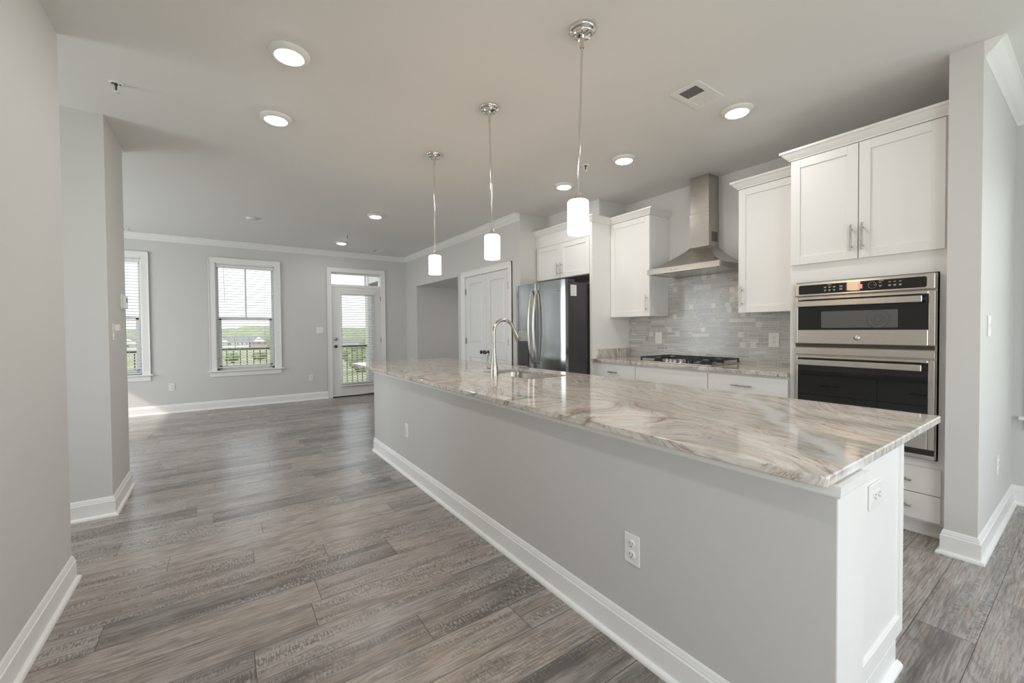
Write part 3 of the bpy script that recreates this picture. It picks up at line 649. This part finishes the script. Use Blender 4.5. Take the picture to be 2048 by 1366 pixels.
while zr < 1.782:
    yy = 1.342-random.random()*.1
    while yy < 3.29:
        u = random.random()
        if u < .2: L = rowh; tile(yy, yy+L, zr, zr+rowh, (.74, .72, .69) if random.random() < .6 else None)
        elif u < .32:
            L = rowh*1.0; h = rowh/2
            for i in range(2):
                for j in range(2): tile(yy+i*L/2, yy+(i+1)*L/2, zr+j*h, zr+(j+1)*h)
        else:
            L = random.choice((.095, .14, .19, .24)); pat = random.choice(((1, 1, 1), (1, 1, 1), (1, 2), (2, 1), (.6, .9, 1.5), (1.5, .6, .9)))
            T = sum(pat); zc = zr
            for h in pat:
                hh = rowh*h/T; cut = L if random.random() < .6 else L*random.choice((.3, .5, .7))
                light = random.random() < .05
                tile(yy, yy+cut, zc, zc+hh, (.68, .67, .64) if light else None)
                if cut < L: tile(yy+cut, yy+L, zc, zc+hh)
                zc += hh
        yy += L
    zr += rowh
nb = len(tb.f); tb2 = MB()
for (a, b, p, q, c) in tiles: tb2.box(3.9980, 4.0005, a, b, p, q)
bs = tb2.build('tile_backsplash', 'tile', label='light grey glass mosaic tile backsplash behind the cooktop', cat='backsplash')
ca_ = bs.data.color_attributes.new('tile', 'FLOAT_COLOR', 'CORNER'); arr = []
for f in bs.data.polygons:
    cc = tiles[f.vertices[0]//8][4]; arr += [*cc, 1]*f.loop_total
ca_.data.foreach_set('color', arr)
tb.build('grout', 'grout', bs)

# wall cabinets
def upper(y0, y1, label, hside, crown):
    r = empty('upper_cabinet', (3.85, (y0+y1)/2, 1.38), label, 'cabinet', 'white wall cabinets either side of the hood')
    MB().box(3.696, 4.003, y0, y1, 1.382, 2.436).build('body', 'white', r, .0015)
    d = shaker(y0+.002, y1-.002, 1.380, 2.432, 3.674).build('door', 'white', r, .0015)
    vpull(d, 3.674, y0+.034 if hside < 0 else y1-.034, 1.428, 1.602)
    MB().sweep(CCR, crown, -1, 2.436).box(3.676, 4.003, y0, y1, 2.4362, 2.442).build('crown', 'white', r)
upper(2.755, 3.287, 'white wall cabinet between the refrigerator and the hood', -1, [(3.676, 3.290), (3.676, 2.755), (4.003, 2.755)])
upper(1.340, 1.846, 'white wall cabinet between the hood and the tall oven cabinet', 1, [(4.003, 1.846), (3.676, 1.846), (3.676, 1.340)])

# refrigerator cabinet and panel
fc = empty('refrigerator_cabinet', (3.7, 3.8, 0), 'white two-door cabinet and side panel around the refrigerator', 'cabinet')
MB().box(3.381, 4.003, 3.290, 3.330, 0, 2.436).build('side_panel', 'white', fc, .0015)
MB().box(3.402, 4.003, 3.331, 4.296, 1.868, 2.436).build('body', 'white', fc)
MB().box(3.384, 3.4015, 3.331, 4.296, 2.292, 2.436).build('frieze', 'white', fc)
d = shaker(3.824, 4.275, 1.872, 2.288, 3.381).build('door', 'white', fc, .0015); vpull(d, 3.381, 3.855, 1.905, 2.05)
d = shaker(3.336, 3.820, 1.872, 2.288, 3.381).build('door', 'white', fc, .0015); vpull(d, 3.381, 3.790, 1.905, 2.05)
MB().sweep(CCR, [(3.381, 4.296), (3.381, 3.290), (3.690, 3.290)], -1, 2.436).box(3.381, 4.003, 3.2905, 4.296, 2.4362, 2.442).build('crown', 'white', fc)

# refrigerator
rf = empty('refrigerator', (3.4, 3.8, 0), 'stainless steel french-door refrigerator with dark sides and water dispenser', 'refrigerator')
FY0, FY1, FS = 3.348, 4.255, 3.842
MB().box(3.085, 3.83, FY0+.004, FY1-.004, .03, 1.760).box(3.12, 3.80, FY0+.03, FY1-.03, 0, .03).build('case', 'fridgeside', rf, .006)
def bulge(y0, y1, z0, z1, b=.016, xf=3.010, hole=None):
    mb = MB(); n = 10; vs = []
    for z in (z0, z1):
        for i in range(n+1):
            q = i/n; yy = y0+(y1-y0)*q; full = (yy-FY0)/(FY1-FY0); e = min(1, min(q, 1-q)*12)
            vs.append((xf+b*(2*full-1)**2+.010*(1-e)**2, yy, z))
        vs += [(3.075, y1, z), (3.075, y0, z)]
    k = n+3
    fs = [(i, i+1, k+i+1, k+i) for i in range(n)]; mb.add(vs, fs, 0, True)
    mb.add(vs, [(n, n+1, k+n+1, k+n), (n+1, n+2, k+n+2, k+n+1), (n+2, 0, k, k+n+2), tuple(range(k))[::-1], tuple(range(k, 2*k))])
    return mb
dl = bulge(FS+.002, FY1, .735, 1.789).build('left_door', 'fridge', rf)
dr = bulge(FY0, FS-.002, .735, 1.789).build('right_door', 'fridge', rf)
fz = bulge(FY0, FY1, .10, .728).build('freezer_drawer', 'fridge', rf)
def bow(par, y):
    pts = [];
    for i in range(13):
        q = i/12; pts.append((3.018-.022-.052*math.sin(PI*q)**.7, y, .85+q*.855))
    h = MB(); h.tube(pts, [.010]+[.0145]*11+[.010], 12).tube([(3.02, y, .862), (2.985, y, .868)], .011, 10).tube([(3.02, y, 1.693), (2.985, y, 1.687)], .011, 10); h.build('handle', 'steelv', par)
bow(dl, FS+.045); bow(dr, FS-.045)
pull((3.012, 3.5, .66), (3.012, 4.1, .66), NX, .012, .05).build('handle', 'steelv', fz)
dp = MB(); dp.box(3.004, 3.02, 3.975, 4.185, .812, 1.105)
dsp = dp.build('water_dispenser', 'fridgeside', dl, .003)
MB().box(3.001, 3.02, 3.970, 4.190, 1.108, 1.225).build('dispenser_panel', 'nickel', dsp, .003)
MB().box(2.985, 3.02, 3.970, 4.190, .795, .812).build('drip_tray', 'steel', dsp, .003)
MB().lathe([(.014, 0), (.014, -.003), (.011, -.003), (.011, -.0035), (0, -.0035)], (3.018, 3.443, 1.681), 24, axis='x').build('emblem', 'chrome', dr)
for a_ in (FY0+.004, FY1-.05): MB().box(3.05, 3.18, a_, a_+.046, 1.762, 1.790).build('hinge_cover', 'fridgeside', rf, .004)
nt_ = MB().box(3.113, 3.201, FY0+.0025, FY0+.0038, 1.612, 1.732).build('paper_label', 'paper', rf)
l_ = MB()
for i, wd in enumerate((.05, .06, .055, .06, .03, .06, .05)): l_.box(3.122, 3.122+wd, FY0+.0021, FY0+.0025, 1.716-i*.015, 1.719-i*.015)
l_.build('printed_lines', 'ink', nt_)

# range hood
hd = empty('range_hood', (3.8, 2.297, 1.782), 'stainless steel chimney range hood above the cooktop', 'range hood')
rings = []
for i in range(9):
    q = i/8; e = 1-(1-q)**1.18; hz_ = 1.835+(2.038-1.835)*(q**1.12)
    rings.append([(3.52+(3.82-3.52)*e, 1.927+(2.194-1.927)*e, hz_), (4.0, 1.927+(2.194-1.927)*e, hz_), (4.0, 2.667+(2.393-2.667)*e, hz_), (3.52+(3.82-3.52)*e, 2.667+(2.393-2.667)*e, hz_)])
cn = MB(); rings = [[(3.52, 1.927, 1.784), (4.0, 1.927, 1.784), (4.0, 2.667, 1.784), (3.52, 2.667, 1.784)]]+rings
vs = [p for rg in rings for p in rg]; fs = [(i*4+j, i*4+(j+1) % 4, (i+1)*4+(j+1) % 4, (i+1)*4+j) for i in range(9) for j in range(4)]
cn.add(vs, fs); cn.add([(3.535, 1.942, 1.7842), (3.985, 1.942, 1.7842), (3.985, 2.652, 1.7842), (3.535, 2.652, 1.7842), (3.545, 1.952, 1.80), (3.98, 1.952, 1.80), (3.98, 2.642, 1.80), (3.545, 2.642, 1.80)]+rings[0],
  [(8, 9, 1, 0), (9, 10, 2, 1), (10, 11, 3, 2), (11, 8, 0, 3), (0, 1, 5, 4), (1, 2, 6, 5), (2, 3, 7, 6), (3, 0, 4, 7)])
cano = cn.build('canopy', 'hoodsteel', hd, .0015)
MB().box(3.60, 3.97, 1.96, 2.295, 1.7885, 1.797).build('grease_filter', 'steel', cano, .002); MB().box(3.60, 3.97, 2.30, 2.635, 1.7885, 1.797).build('grease_filter', 'steel', cano, .002)
for y in (2.03, 2.56): MB().box(3.548, 3.585, y-.05, y+.05, 1.789, 1.794).build('hood_lamp', 'plate', cano)
MB().box(3.545, 3.98, 1.952, 2.642, 1.797, 1.801).build('underside', 'steel', cano)
bt = MB()
for i in range(5): bt.lathe([(.0065, 0), (.0065, -.004), (0, -.004)], (3.52, 2.415-i*.022, 1.808), 12, axis='x')
bt.build('buttons', 'chrome', cano)
lo = MB(); lo.box(3.82, 4.0, 2.194, 2.393, 2.036, 2.366).build('lower_chimney', 'hoodsteel', hd, .002)
MB().box(3.823, 4.0, 2.197, 2.390, 2.366, H-.001).build('upper_chimney', 'hoodsteel', hd, .002)
vg = MB()
for i in range(9):
    for j in range(9):
        yy_ = 2.1935; a = 3.868+i*.0115; b = 2.085+j*.0105+(i % 2)*.004; vg.box(a, a+.0075, yy_-.0006, yy_, b, b+.0065)
vg.build('chimney_vent', 'shadow', hd)

# cooktop
ck = empty('cooktop', (3.69, 2.33, .92), 'five-knob gas cooktop with black grates below the hood', 'cooktop')
MB().box(3.435, 3.935, 1.950, 2.710, .9205, .932).build('tray', 'steel', ck, .004)
def grate(y0, y1, x0, x1):
    g = MB(); z0, z1 = .958, .970; t_ = .011
    for x in (x0, x1-t_): g.box(x, x+t_, y0, y1, z0, z1)
    for y in (y0, y1-t_): g.box(x0, x1, y, y+t_, z0, z1)
    g.box((x0+x1)/2-.005, (x0+x1)/2+.005, y0, y1, z0, z1)
    for q in (.25, .75): g.box(x0+(x1-x0)*q-.004, x0+(x1-x0)*q+.004, y0, y0+(y1-y0)*.36, z0, z1).box(x0+(x1-x0)*q-.004, x0+(x1-x0)*q+.004, y1-(y1-y0)*.36, y1, z0, z1)
    g.box(x0, x0+(x1-x0)*.16, (y0+y1)/2-.004, (y0+y1)/2+.004, z0, z1).box(x1-(x1-x0)*.16, x1, (y0+y1)/2-.004, (y0+y1)/2+.004, z0, z1).box(x0+(x1-x0)*.38, x0+(x1-x0)*.62, (y0+y1)/2-.004, (y0+y1)/2+.004, z0, z1)
    for x in (x0, x1-.014):
        for y in (y0, y1-.014): g.box(x, x+.014, y, y+.014, .932, z1)
    g.build('grate', 'black', ck, .0015)
grate(2.455, 2.700, 3.455, 3.925); grate(2.210, 2.450, 3.575, 3.925); grate(1.960, 2.205, 3.455, 3.925)
for (x, y, r_) in ((3.57, 2.58, .035), (3.81, 2.58, .045), (3.75, 2.33, .055), (3.57, 2.08, .045), (3.81, 2.08, .035)):
    MB().lathe([(r_, 0), (r_, .010), (r_*.8, .014), (r_*.75, .018), (0, .019)], (x, y, .932), 24).build('burner', 'black', ck)
for i in range(5): MB().lathe([(.021, 0), (.020, .006), (.017, .008), (.016, .026), (.014, .029), (0, .029)], (3.475+.014*abs(i-2), 2.222+i*.053, .932), 22).build('knob', 'chrome', ck)

# ---------------------------------------------------------------- pendants over the island
def pendant(x, y, dx, dy, zs0, zs1, label, first=None):
    r = empty('pendant_light', (x, y, zs0), label, 'pendant light', 'pendant lights over the island')
    can = MB().lathe([(0, -.026), (.046, -.026), (.049, -.023), (.050, -.017), (.058, -.015), (.066, -.008), (.066, 0)], (x, y, H-.0005), 36).build('canopy', 'chrome', r)
    for q in (-1, 1): MB().lathe([(.0055, -.026), (.0055, -.031), (.003, -.033), (0, -.033)], (x+q*.024, y-q*.024, H), 10).build('screw', 'chrome', can)
    X, Y = x+dx, y+dy
    MB().tube([(x, y, H-.026), (x+dx*.08, y+dy*.08, H-.09), ], .0095, 12).tube([(x+dx*.07, y+dy*.07, H-.085), (X, Y, zs1+.03)], .0058, 12).build('rod', 'chrome', r)
    MB().lathe([(.008, .045), (.012, .034), (.014, .012), (.030, .010), (.031, .001), (0, .001)], (X, Y, zs1), 24).build('socket_cap', 'chrome', r)
    MB().lathe([(0, zs1-zs0), (.046, zs1-zs0), (.051, zs1-zs0-.006), (.052, zs1-zs0-.014), (.052, .006), (.049, 0), (.045, 0), (.045, .004), (0, .004)], (X, Y, zs0), 36).build('lamp_shade', 'shade', r)
pendant(1.481, 1.500, -.035, .0, 1.718, 1.880, 'pendant light with white cylinder shade nearest the viewer')
pendant(1.484, 2.371, .008, -.008, 1.722, 1.880, 'middle of the three pendant lights with white cylinder shades')
pendant(1.490, 3.262, .003, .012, 1.722, 1.880, 'pendant light with white cylinder shade farthest away, over the faucet end')

# ---------------------------------------------------------------- ceiling fixtures
dlr = empty('recessed_light', (0, 0, 0), 'x', 'recessed light', 'recessed ceiling lights')
MB().lathe([(.100, 0), (.099, -.006), (.090, -.012), (.074, -.022), (.070, -.022)], (0, 0, 0), 40).build('trim_ring', 'plate', dlr)
MB().lathe([(.070, -.0205), (.064, -.025), (.050, -.028), (.030, -.030), (0, -.0305)], (0, 0, 0), 40).build('lens', 'lens', dlr)
index_kids()
DL = [(.321, 2.502, 'round recessed light on the left, nearest and largest in view'), (.335, 3.304, 'second round recessed light on the left, beyond the largest one'),
      (2.889, 1.462, 'recessed light beside the square ceiling vent over the kitchen aisle'), (2.891, 2.429, 'recessed light over the kitchen aisle in front of the hood chimney'),
      (2.907, 3.219, 'recessed light over the kitchen aisle just left of the nearest pendant rod'), (1.644, 5.394, 'recessed light in the living area left of the farthest pendant rod'),
      (1.671, 7.352, 'small-looking recessed light close to the far wall crown')]
DL += [(.30, .75, 'added unseen recessed light in the hall behind the viewpoint, nearer the kitchen'), (.30, -1.2, 'added unseen recessed light in the hall behind the viewpoint, nearer the front windows'), (2.6, -1.4, 'added unseen recessed light over the dining area behind the viewpoint')]  # out-of-view lights added to brighten the left wall and island front
for i, (x, y, lb) in enumerate(DL):
    if i == 0: dlr.location = (x, y, H); dlr['label'] = lb
    else: copy_tree(dlr, (x, y, H), label=lb)
copy_tree(dlr, (4.25, 6.35, 2.102), label='added hidden recessed light inside the side passage beyond the pantry doors')  # hidden lamp added to brighten the passage wall
def vent(x0, x1, y0, y1, label):
    r = empty('ceiling_vent', ((x0+x1)/2, (y0+y1)/2, H), label, 'air vent', 'white ceiling air vents')
    f = .036; fr_ = MB(); fr_.box(x0, x1, y0, y0+f, H-.008, H-.0005).box(x0, x1, y1-f, y1, H-.008, H-.0005).box(x0, x0+f, y0+f, y1-f, H-.008, H-.0005).box(x1-f, x1, y0+f, y1-f, H-.008, H-.0005).box((x0+x1)/2-.006, (x0+x1)/2+.006, y0+f, y1-f, H-.008, H-.0005)
    fr_.build('frame', 'plate', r, .002)
    MB().box(x0+f, x1-f, y0+f, y1-f, H-.0012, H-.0006).build('backing', 'shadow', r)
    sl = MB(); mid = (x0+x1)/2; n = 9
    for half, (a, b, sg) in enumerate(((x0+f, mid-.006, 1), (mid+.006, x1-f, -1))):
        for i in range(n):
            c = a+(b-a)*(i+.5)/n; h = .0045
            sl.add([(c-sg*.0055, y0+f, H-.0065), (c+sg*.0045, y0+f, H-.0018), (c+sg*.0045, y1-f, H-.0018), (c-sg*.0055, y1-f, H-.0065), (c-sg*.0055, y0+f, H-.0055), (c+sg*.0045, y0+f, H-.0010), (c+sg*.0045, y1-f, H-.0010), (c-sg*.0055, y1-f, H-.0055)], [(0, 1, 2, 3), (7, 6, 5, 4), (0, 4, 5, 1), (3, 2, 6, 7), (0, 3, 7, 4), (1, 5, 6, 2)])
    sl.build('louvres', 'plate', r)
vent(2.338, 2.638, 1.411, 1.602, 'white louvred ceiling vent between nearest pendant and kitchen lights')
vent(2.28, 2.48, 7.64, 7.90, 'small ceiling vent near the crown above the balcony door')
vent(-1.36, -1.06, 7.93, 8.13, 'ceiling vent half hidden behind the left pier')
sp_ = empty('sprinkler', (0, 0, 0), 'x', 'sprinkler', 'ceiling sprinkler heads')
MB().lathe([(.034, 0), (.033, -.005), (.026, -.008), (.022, -.003)], (0, 0, 0), 28).build('escutcheon', 'plate', sp_)
MB().lathe([(.022, -.002), (.010, -.002)], (0, 0, 0), 20).lathe([(.004, 0), (.005, -.03), (.003, -.045)], (0, 0, 0), 12).build('valve', 'darkmetal', sp_)
MB().tube([(-.015, 0, -.003), (-.016, 0, -.02), (-.010, 0, -.040), (0, 0, -.047), (.010, 0, -.040), (.016, 0, -.02), (.015, 0, -.003)], .0032, 8).lathe([(0, -.048), (.017, -.048), (.018, -.051), (0, -.051)], (0, 0, 0), 20).build('frame', 'plate', sp_)
index_kids()
sp_.location = (-.484, 3.371, H); sp_['label'] = 'ceiling sprinkler head above the left pier'; sp_.rotation_euler = (0, 0, -.6)
copy_tree(sp_, (2.715, 2.718, H), -.6, 'ceiling sprinkler head just right of the nearest pendant rod')
copy_tree(sp_, (1.627, 6.761, H), -.6, 'ceiling sprinkler head next to the farthest recessed light')
sm = empty('smoke_detector', (.347, 6.385, H), 'flat white smoke detector on the ceiling in front of the middle window', 'smoke detector')
MB().lathe([(.062, 0), (.062, -.012), (.055, -.020), (.030, -.023), (0, -.023)], (.347, 6.385, H-.0005), 32).build('housing', 'ceiling', sm)

# ---------------------------------------------------------------- outlets and switches (plates face -Y before rotation)
def outlet_proto(wide=False):
    r = empty('electrical_outlet', (0, 0, 0), 'x', 'outlet', 'white duplex outlets')
    MB().box(-.036, .036, -.006, 0, -.0585, .0585).build('cover_plate', 'plate', r, .0025)
    for s in (-1, 1):
        f = MB().lathe([(.0165, -.006), (.0165, -.009), (.015, -.0095), (0, -.0095)], (0, 0, s*.021), 24, axis='y').build('receptacle', 'plate', r)
        k = MB(); k.box(-.0075, -.0055, -.0101, -.0094, s*.021-.001, s*.021+.009).box(.0055, .0075, -.0101, -.0094, s*.021, s*.021+.008).lathe([(.0028, -.0101), (0, -.0101)], (0, 0, s*.021-.008), 10, axis='y')
        k.build('slots', 'slot', f)
    return r
def decora_proto():
    r = empty('electrical_outlet', (0, 0, 0), 'x', 'outlet', 'white duplex outlets')
    MB().box(-.044, .044, -.007, 0, -.064, .064).build('cover_plate', 'plate', r, .003)
    f = MB().box(-.018, .018, -.010, -.006, -.036, .036).build('receptacle', 'plate', r, .001)
    k = MB()
    for s in (-1, 1): k.box(-.0085, -.006, -.0106, -.0099, s*.020-.001, s*.020+.008).box(.006, .0085, -.0106, -.0099, s*.020, s*.020+.008).lathe([(.0028, -.0106), (0, -.0106)], (0, 0, s*.020-.008), 10, axis='y')
    k.build('slots', 'slot', f); return r
def switch_proto(n=1):
    r = empty('light_switch', (0, 0, 0), 'x', 'light switch', 'white wall switches')
    w2 = .036 if n == 1 else .058
    MB().box(-w2, w2, -.006, 0, -.0585, .0585).build('cover_plate', 'plate', r, .0025)
    for i in range(n):
        c = 0 if n == 1 else (-.023, .023)[i]; MB().box(c-.005, c+.005, -.0075, -.006, -.012, .012).box(c-.004, c+.004, -.017, -.006, .000, .008).build('toggle', 'plate', r, .001)
    return r
o1 = outlet_proto(); o2 = decora_proto(); s1 = switch_proto(1); s2_ = switch_proto(2)
index_kids()
def place(o, loc, rz, lb, first=False):
    if first: o.location = loc; o.rotation_euler = (0, 0, rz); o['label'] = lb
    else: copy_tree(o, loc, rz, lb)
RX = -PI/2
place(o1, (-.639, YB, .404), 0, 'white outlet low on the far wall below and left of the middle window', True)
place(o1, (1.325, YB, .397), 0, 'white outlet low on the far wall beside the balcony door')
place(o1, (1.298, 3.452, .391), RX, 'white outlet on the far part of the grey island front')
place(o1, (1.298, 1.053, .396), RX, 'large white outlet on the near part of the grey island front')
place(o1, (3.885, .389, .397), 0, 'white outlet low on the column wall facing the dining area')
place(o1, (3.128, 8.02, .635), RX, 'white outlet between the balcony door corner and the passage opening')
place(o2, (3.9978, 2.876, 1.143), RX, 'white outlet on the tiled backsplash under the left wall cabinet', True)
place(o2, (3.9978, 1.695, 1.140), RX, 'white outlet on the tiled backsplash under the right wall cabinet')
place(s1, (3.50, .389, 1.252), 0, 'white toggle switch on the column wall facing the dining area', True)
place(s2_, (1.479, YB, 1.262), 0, 'white double toggle switch beside the balcony door', True)
# horizontal outlet on the island's white end
oe = empty('electrical_outlet', (0, 0, 0), 'white horizontal outlet on the white end panel of the island', 'outlet', 'white duplex outlets')
MB().box(-.060, .060, -.007, 0, -.042, .042).build('cover_plate', 'plate', oe, .003)
f = MB().box(-.036, .036, -.010, -.006, -.018, .018).build('receptacle', 'plate', oe, .001); k = MB()
for s in (-1, 1): k.box(s*.020-.001, s*.020+.008, -.0106, -.0099, .006, .0085).box(s*.020, s*.020+.008, -.0106, -.0099, -.0085, -.006).lathe([(.0028, -.0106), (0, -.0106)], (s*.020-.008, 0, 0), 10, axis='y')
k.build('slots', 'slot', f); oe.location = (1.785, .4477, .690)
# pier: night-light outlet and thermostat-like bracket
pe_ = empty('electrical_outlet', (0, 0, 0), 'white outlet with a plugged-in sensor on the left pier', 'outlet', 'white duplex outlets')
MB().box(-.036, .036, -.006, 0, -.060, .060).build('cover_plate', 'plate', pe_, .0025)
f = MB().lathe([(.0165, -.006), (.0165, -.009), (0, -.0095)], (0, 0, -.024), 24, axis='y').build('receptacle', 'plate', pe_)
MB().box(-.0075, -.0055, -.0101, -.0094, -.025, -.015).box(.0055, .0075, -.0101, -.0094, -.025, -.015).build('slots', 'slot', f)
MB().box(-.022, .022, -.035, -.006, .004, .054).build('plug_in_sensor', 'plate', pe_, .006)
pe_.location = (-.629, 4.048, 1.256); pe_.rotation_euler = (0, 0, PI/2)
th = empty('thermostat', (0, 0, 0), 'small white thermostat on the far edge of the left pier', 'thermostat')
MB().box(-.058, .058, -.010, 0, -.060, .060).build('back_plate', 'plate', th, .004)
MB().box(-.050, .050, -.030, -.010, -.052, .052).build('housing', 'plate', th, .006)
MB().box(-.028, .028, -.0306, -.0299, -.006, .030).build('screen', 'ink', th)
th.location = (-.629, 4.385, 1.488); th.rotation_euler = (0, 0, PI/2)

# ---------------------------------------------------------------- balcony and the view
bal = empty('balcony', (.5, 9.2, -.05), 'boarded balcony outside the far windows', 'balcony')
dk = MB()
for i in range(11): dk.box(-3.5, 3.3, 8.44+i*.14, 8.575+i*.14, -.10, -.03)
dk.build('deck', 'deck', bal)
MB().box(-3.5, 3.3, 8.44, 9.98, -.30, -.105).build('joist_band', 'vinyl', bal)
rl = empty('balcony_railing', (-.3, 9.9, -.03), 'black metal railing with upright balusters along the balcony', 'railing')
MB().box(-3.5, 2.77, 9.875, 9.925, .875, .915).build('top_rail', 'railing', rl, .004); MB().box(-3.5, 2.77, 9.885, 9.915, .02, .05).build('bottom_rail', 'railing', rl)
i = 0; x = 2.667
pb = MB().box(x-.008, x+.008, 9.892, 9.908, .05, .875).build('baluster', 'railing', rl); x -= .1125
while x > -3.45:
    c = pb.copy(); COL.objects.link(c); c.parent = rl; c.location = (x-2.667, 0, 0); x -= .1125
bp_ = empty('balcony_post', (2.9, 9.9, -.03), 'grey sided corner post of the balcony, right of the glass door view', 'post')
MB().box(2.78, 3.02, 9.78, 10.02, -.03, 2.7).build('shaft', 'siding', bp_, .005)
MB().box(2.80, 3.00, 8.43, 10.02, 2.32, 2.65).build('beam', 'siding', bp_)

G = -6.3
MB().box(-260, 260, -220, 249, G-.5, G).build('meadow', 'grass', label='green meadow far below the balcony', cat='meadow', kind='stuff')
# wooded ridge behind the houses
rg = MB(); nx_, ny_ = 150, 10; vs = []; random.seed(3)
for j in range(ny_):
    for i in range(nx_):
        X = -230+i*3.2; Yy = 250+j*8; hh = [0, 3.2, 5, 6.2, 7.2, 7.9, 8.4, 8.8, 9.1, 9.2][j]+random.uniform(-.8, .8)+.7*math.sin(X*.05)+(.6 if X > 12 else 0)
        vs.append((X+random.uniform(-1, 1), Yy, G+hh))
fs = [(j*nx_+i, j*nx_+i+1, (j+1)*nx_+i+1, (j+1)*nx_+i) for j in range(ny_-1) for i in range(nx_-1)]
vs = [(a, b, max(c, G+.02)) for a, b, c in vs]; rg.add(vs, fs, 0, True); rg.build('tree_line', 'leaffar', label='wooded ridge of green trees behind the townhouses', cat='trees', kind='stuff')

def house(x, y, wd, wall, gable, label, zr=-.9):
    r = empty('townhouse', (x+wd/2, y, G), label, 'house', 'row of distant townhouses')
    ez = zr-2.0
    MB().box(x, x+wd, y, y+10, G, ez).build('walls', wall, r)
    rf_ = MB(); a, b = x-.2, x+wd+.2
    rf_.add([(a, y-.5, ez), (b, y-.5, ez), (b, y+10.5, ez), (a, y+10.5, ez), (a, y+5, zr+.3), (b, y+5, zr+.3)], [(0, 1, 5, 4), (2, 3, 4, 5), (0, 4, 3), (1, 2, 5), (0, 3, 2, 1)]); rf_.build('roof', 'roof', r)
    if gable:
        gx_, gw = x+wd*.5, wd*.36; g_ = MB()
        g_.add([(gx_-gw, y-.8, ez-.1), (gx_+gw, y-.8, ez-.1), (gx_, y-.8, zr-.15), (gx_-gw, y+4, ez-.1), (gx_+gw, y+4, ez-.1), (gx_, y+4, zr-.15)], [(0, 1, 2), (3, 5, 4), (0, 2, 5, 3), (1, 4, 5, 2), (0, 3, 4, 1)]); g_.build('gable', 'cream', r)
    for k in range(3):
        for f_ in range(2):
            wx_ = x+wd*(k+.5)/3; MB().box(wx_-wd*.06, wx_+wd*.06, y-.08, y+.02, ez-1.35-f_*1.7, ez-.45-f_*1.7).build('window', 'winblue', r)
u0 = -36; HS = [('cream', 0), ('cream', 1), ('cream', 1), ('cream', 0), ('brick', 1), ('cream', 1), ('cream', 0), ('cream', 1)]
lbs = ['pale townhouse without gable at the left end of the distant row', 'pale townhouse with a gable seen through the left window', 'pale gabled townhouse seen at the left edge of the middle window', 'narrow pale townhouse without gable left of the red brick one',
       'red brick townhouse with a white gable in the distant row', 'pale gabled townhouse right of the red brick one', 'pale townhouse without gable, second right of the red brick one', 'pale gabled townhouse at the right end of the distant row']
xs_ = [-40, -31.5, -5, 4.5, 9.4, 15.8, 21.5, 60.5]
ws_ = [7.5, 9, 9, 4.4, 6, 5, 6, 7.5]
for (wl, gb_), lb, xx, ww in zip(HS, lbs, xs_, ws_): house(xx, 195, ww, wl, gb_, lb)
lb_ = empty('long_building', (58, 170, G), 'long low pale building with grey roof seen through the glass door', 'building')
MB().box(34, 58, 160, 168, G, -3.2).build('walls', 'cream', lb_); MB().add([(33.5, 159.5, -3.2), (58.5, 159.5, -3.2), (58.5, 168.5, -3.2), (33.5, 168.5, -3.2), (33.5, 164, -1.9), (58.5, 164, -1.9)], [(0, 1, 5, 4), (2, 3, 4, 5), (0, 4, 3), (1, 2, 5), (0, 3, 2, 1)]).build('roof', 'roof', lb_)
def tree(x, y, z0, h, rad, label):
    r = empty('tree', (x, y, z0), label, 'tree', 'trees beyond the balcony'); rnd = random.Random(int(x*7+y))
    MB().tube([(x, y, z0), (x, y, z0+h*.6)], [rad*.12, rad*.06], 8).build('trunk', 'bark', r)
    bm = bmesh.new()
    for i in range(9):
        a = rnd.random()*6.28; q = rnd.random()*rad*.6; s = rad*rnd.uniform(.4, .62)
        bmesh.ops.create_icosphere(bm, subdivisions=3, radius=s, matrix=Matrix.Translation((math.cos(a)*q, math.sin(a)*q, h*rnd.uniform(.5, .85))))
    for v in bm.verts: v.co += Vector((rnd.uniform(-1, 1), rnd.uniform(-1, 1), rnd.uniform(-1, 1)))*rad*.07
    me = bpy.data.meshes.new('crown'); bm.to_mesh(me); bm.free(); me.materials.append(M['leaf']); o = bpy.data.objects.new('crown', me); COL.objects.link(o); o.parent = r
tree(-3.5, 150, G, 4.6, 3.2, 'leafy tree at the lower left of the middle window'); tree(16.5, 160, G, 5.6, 4.0, 'leafy tree at the right of the middle window, before the houses')
tree(-24.5, 140, G, 3.6, 3, 'leafy tree seen through the left window'); tree(27.5, 95, G, 5.6, 3.6, 'large green tree low in the glass door view'); tree(20.2, 78, G, 3.2, 2.9, 'green tree nearest below the balcony door')
tree(2, 120, G, 1.9, 1.5, 'small round tree on the meadow in the middle window'); tree(8, 125, G, 2.0, 1.7, 'small tree on the meadow right of the small round one')
tree(22.5, 92, G, 3.6, 3.0, 'green tree between the nearest and the largest in the glass door view')
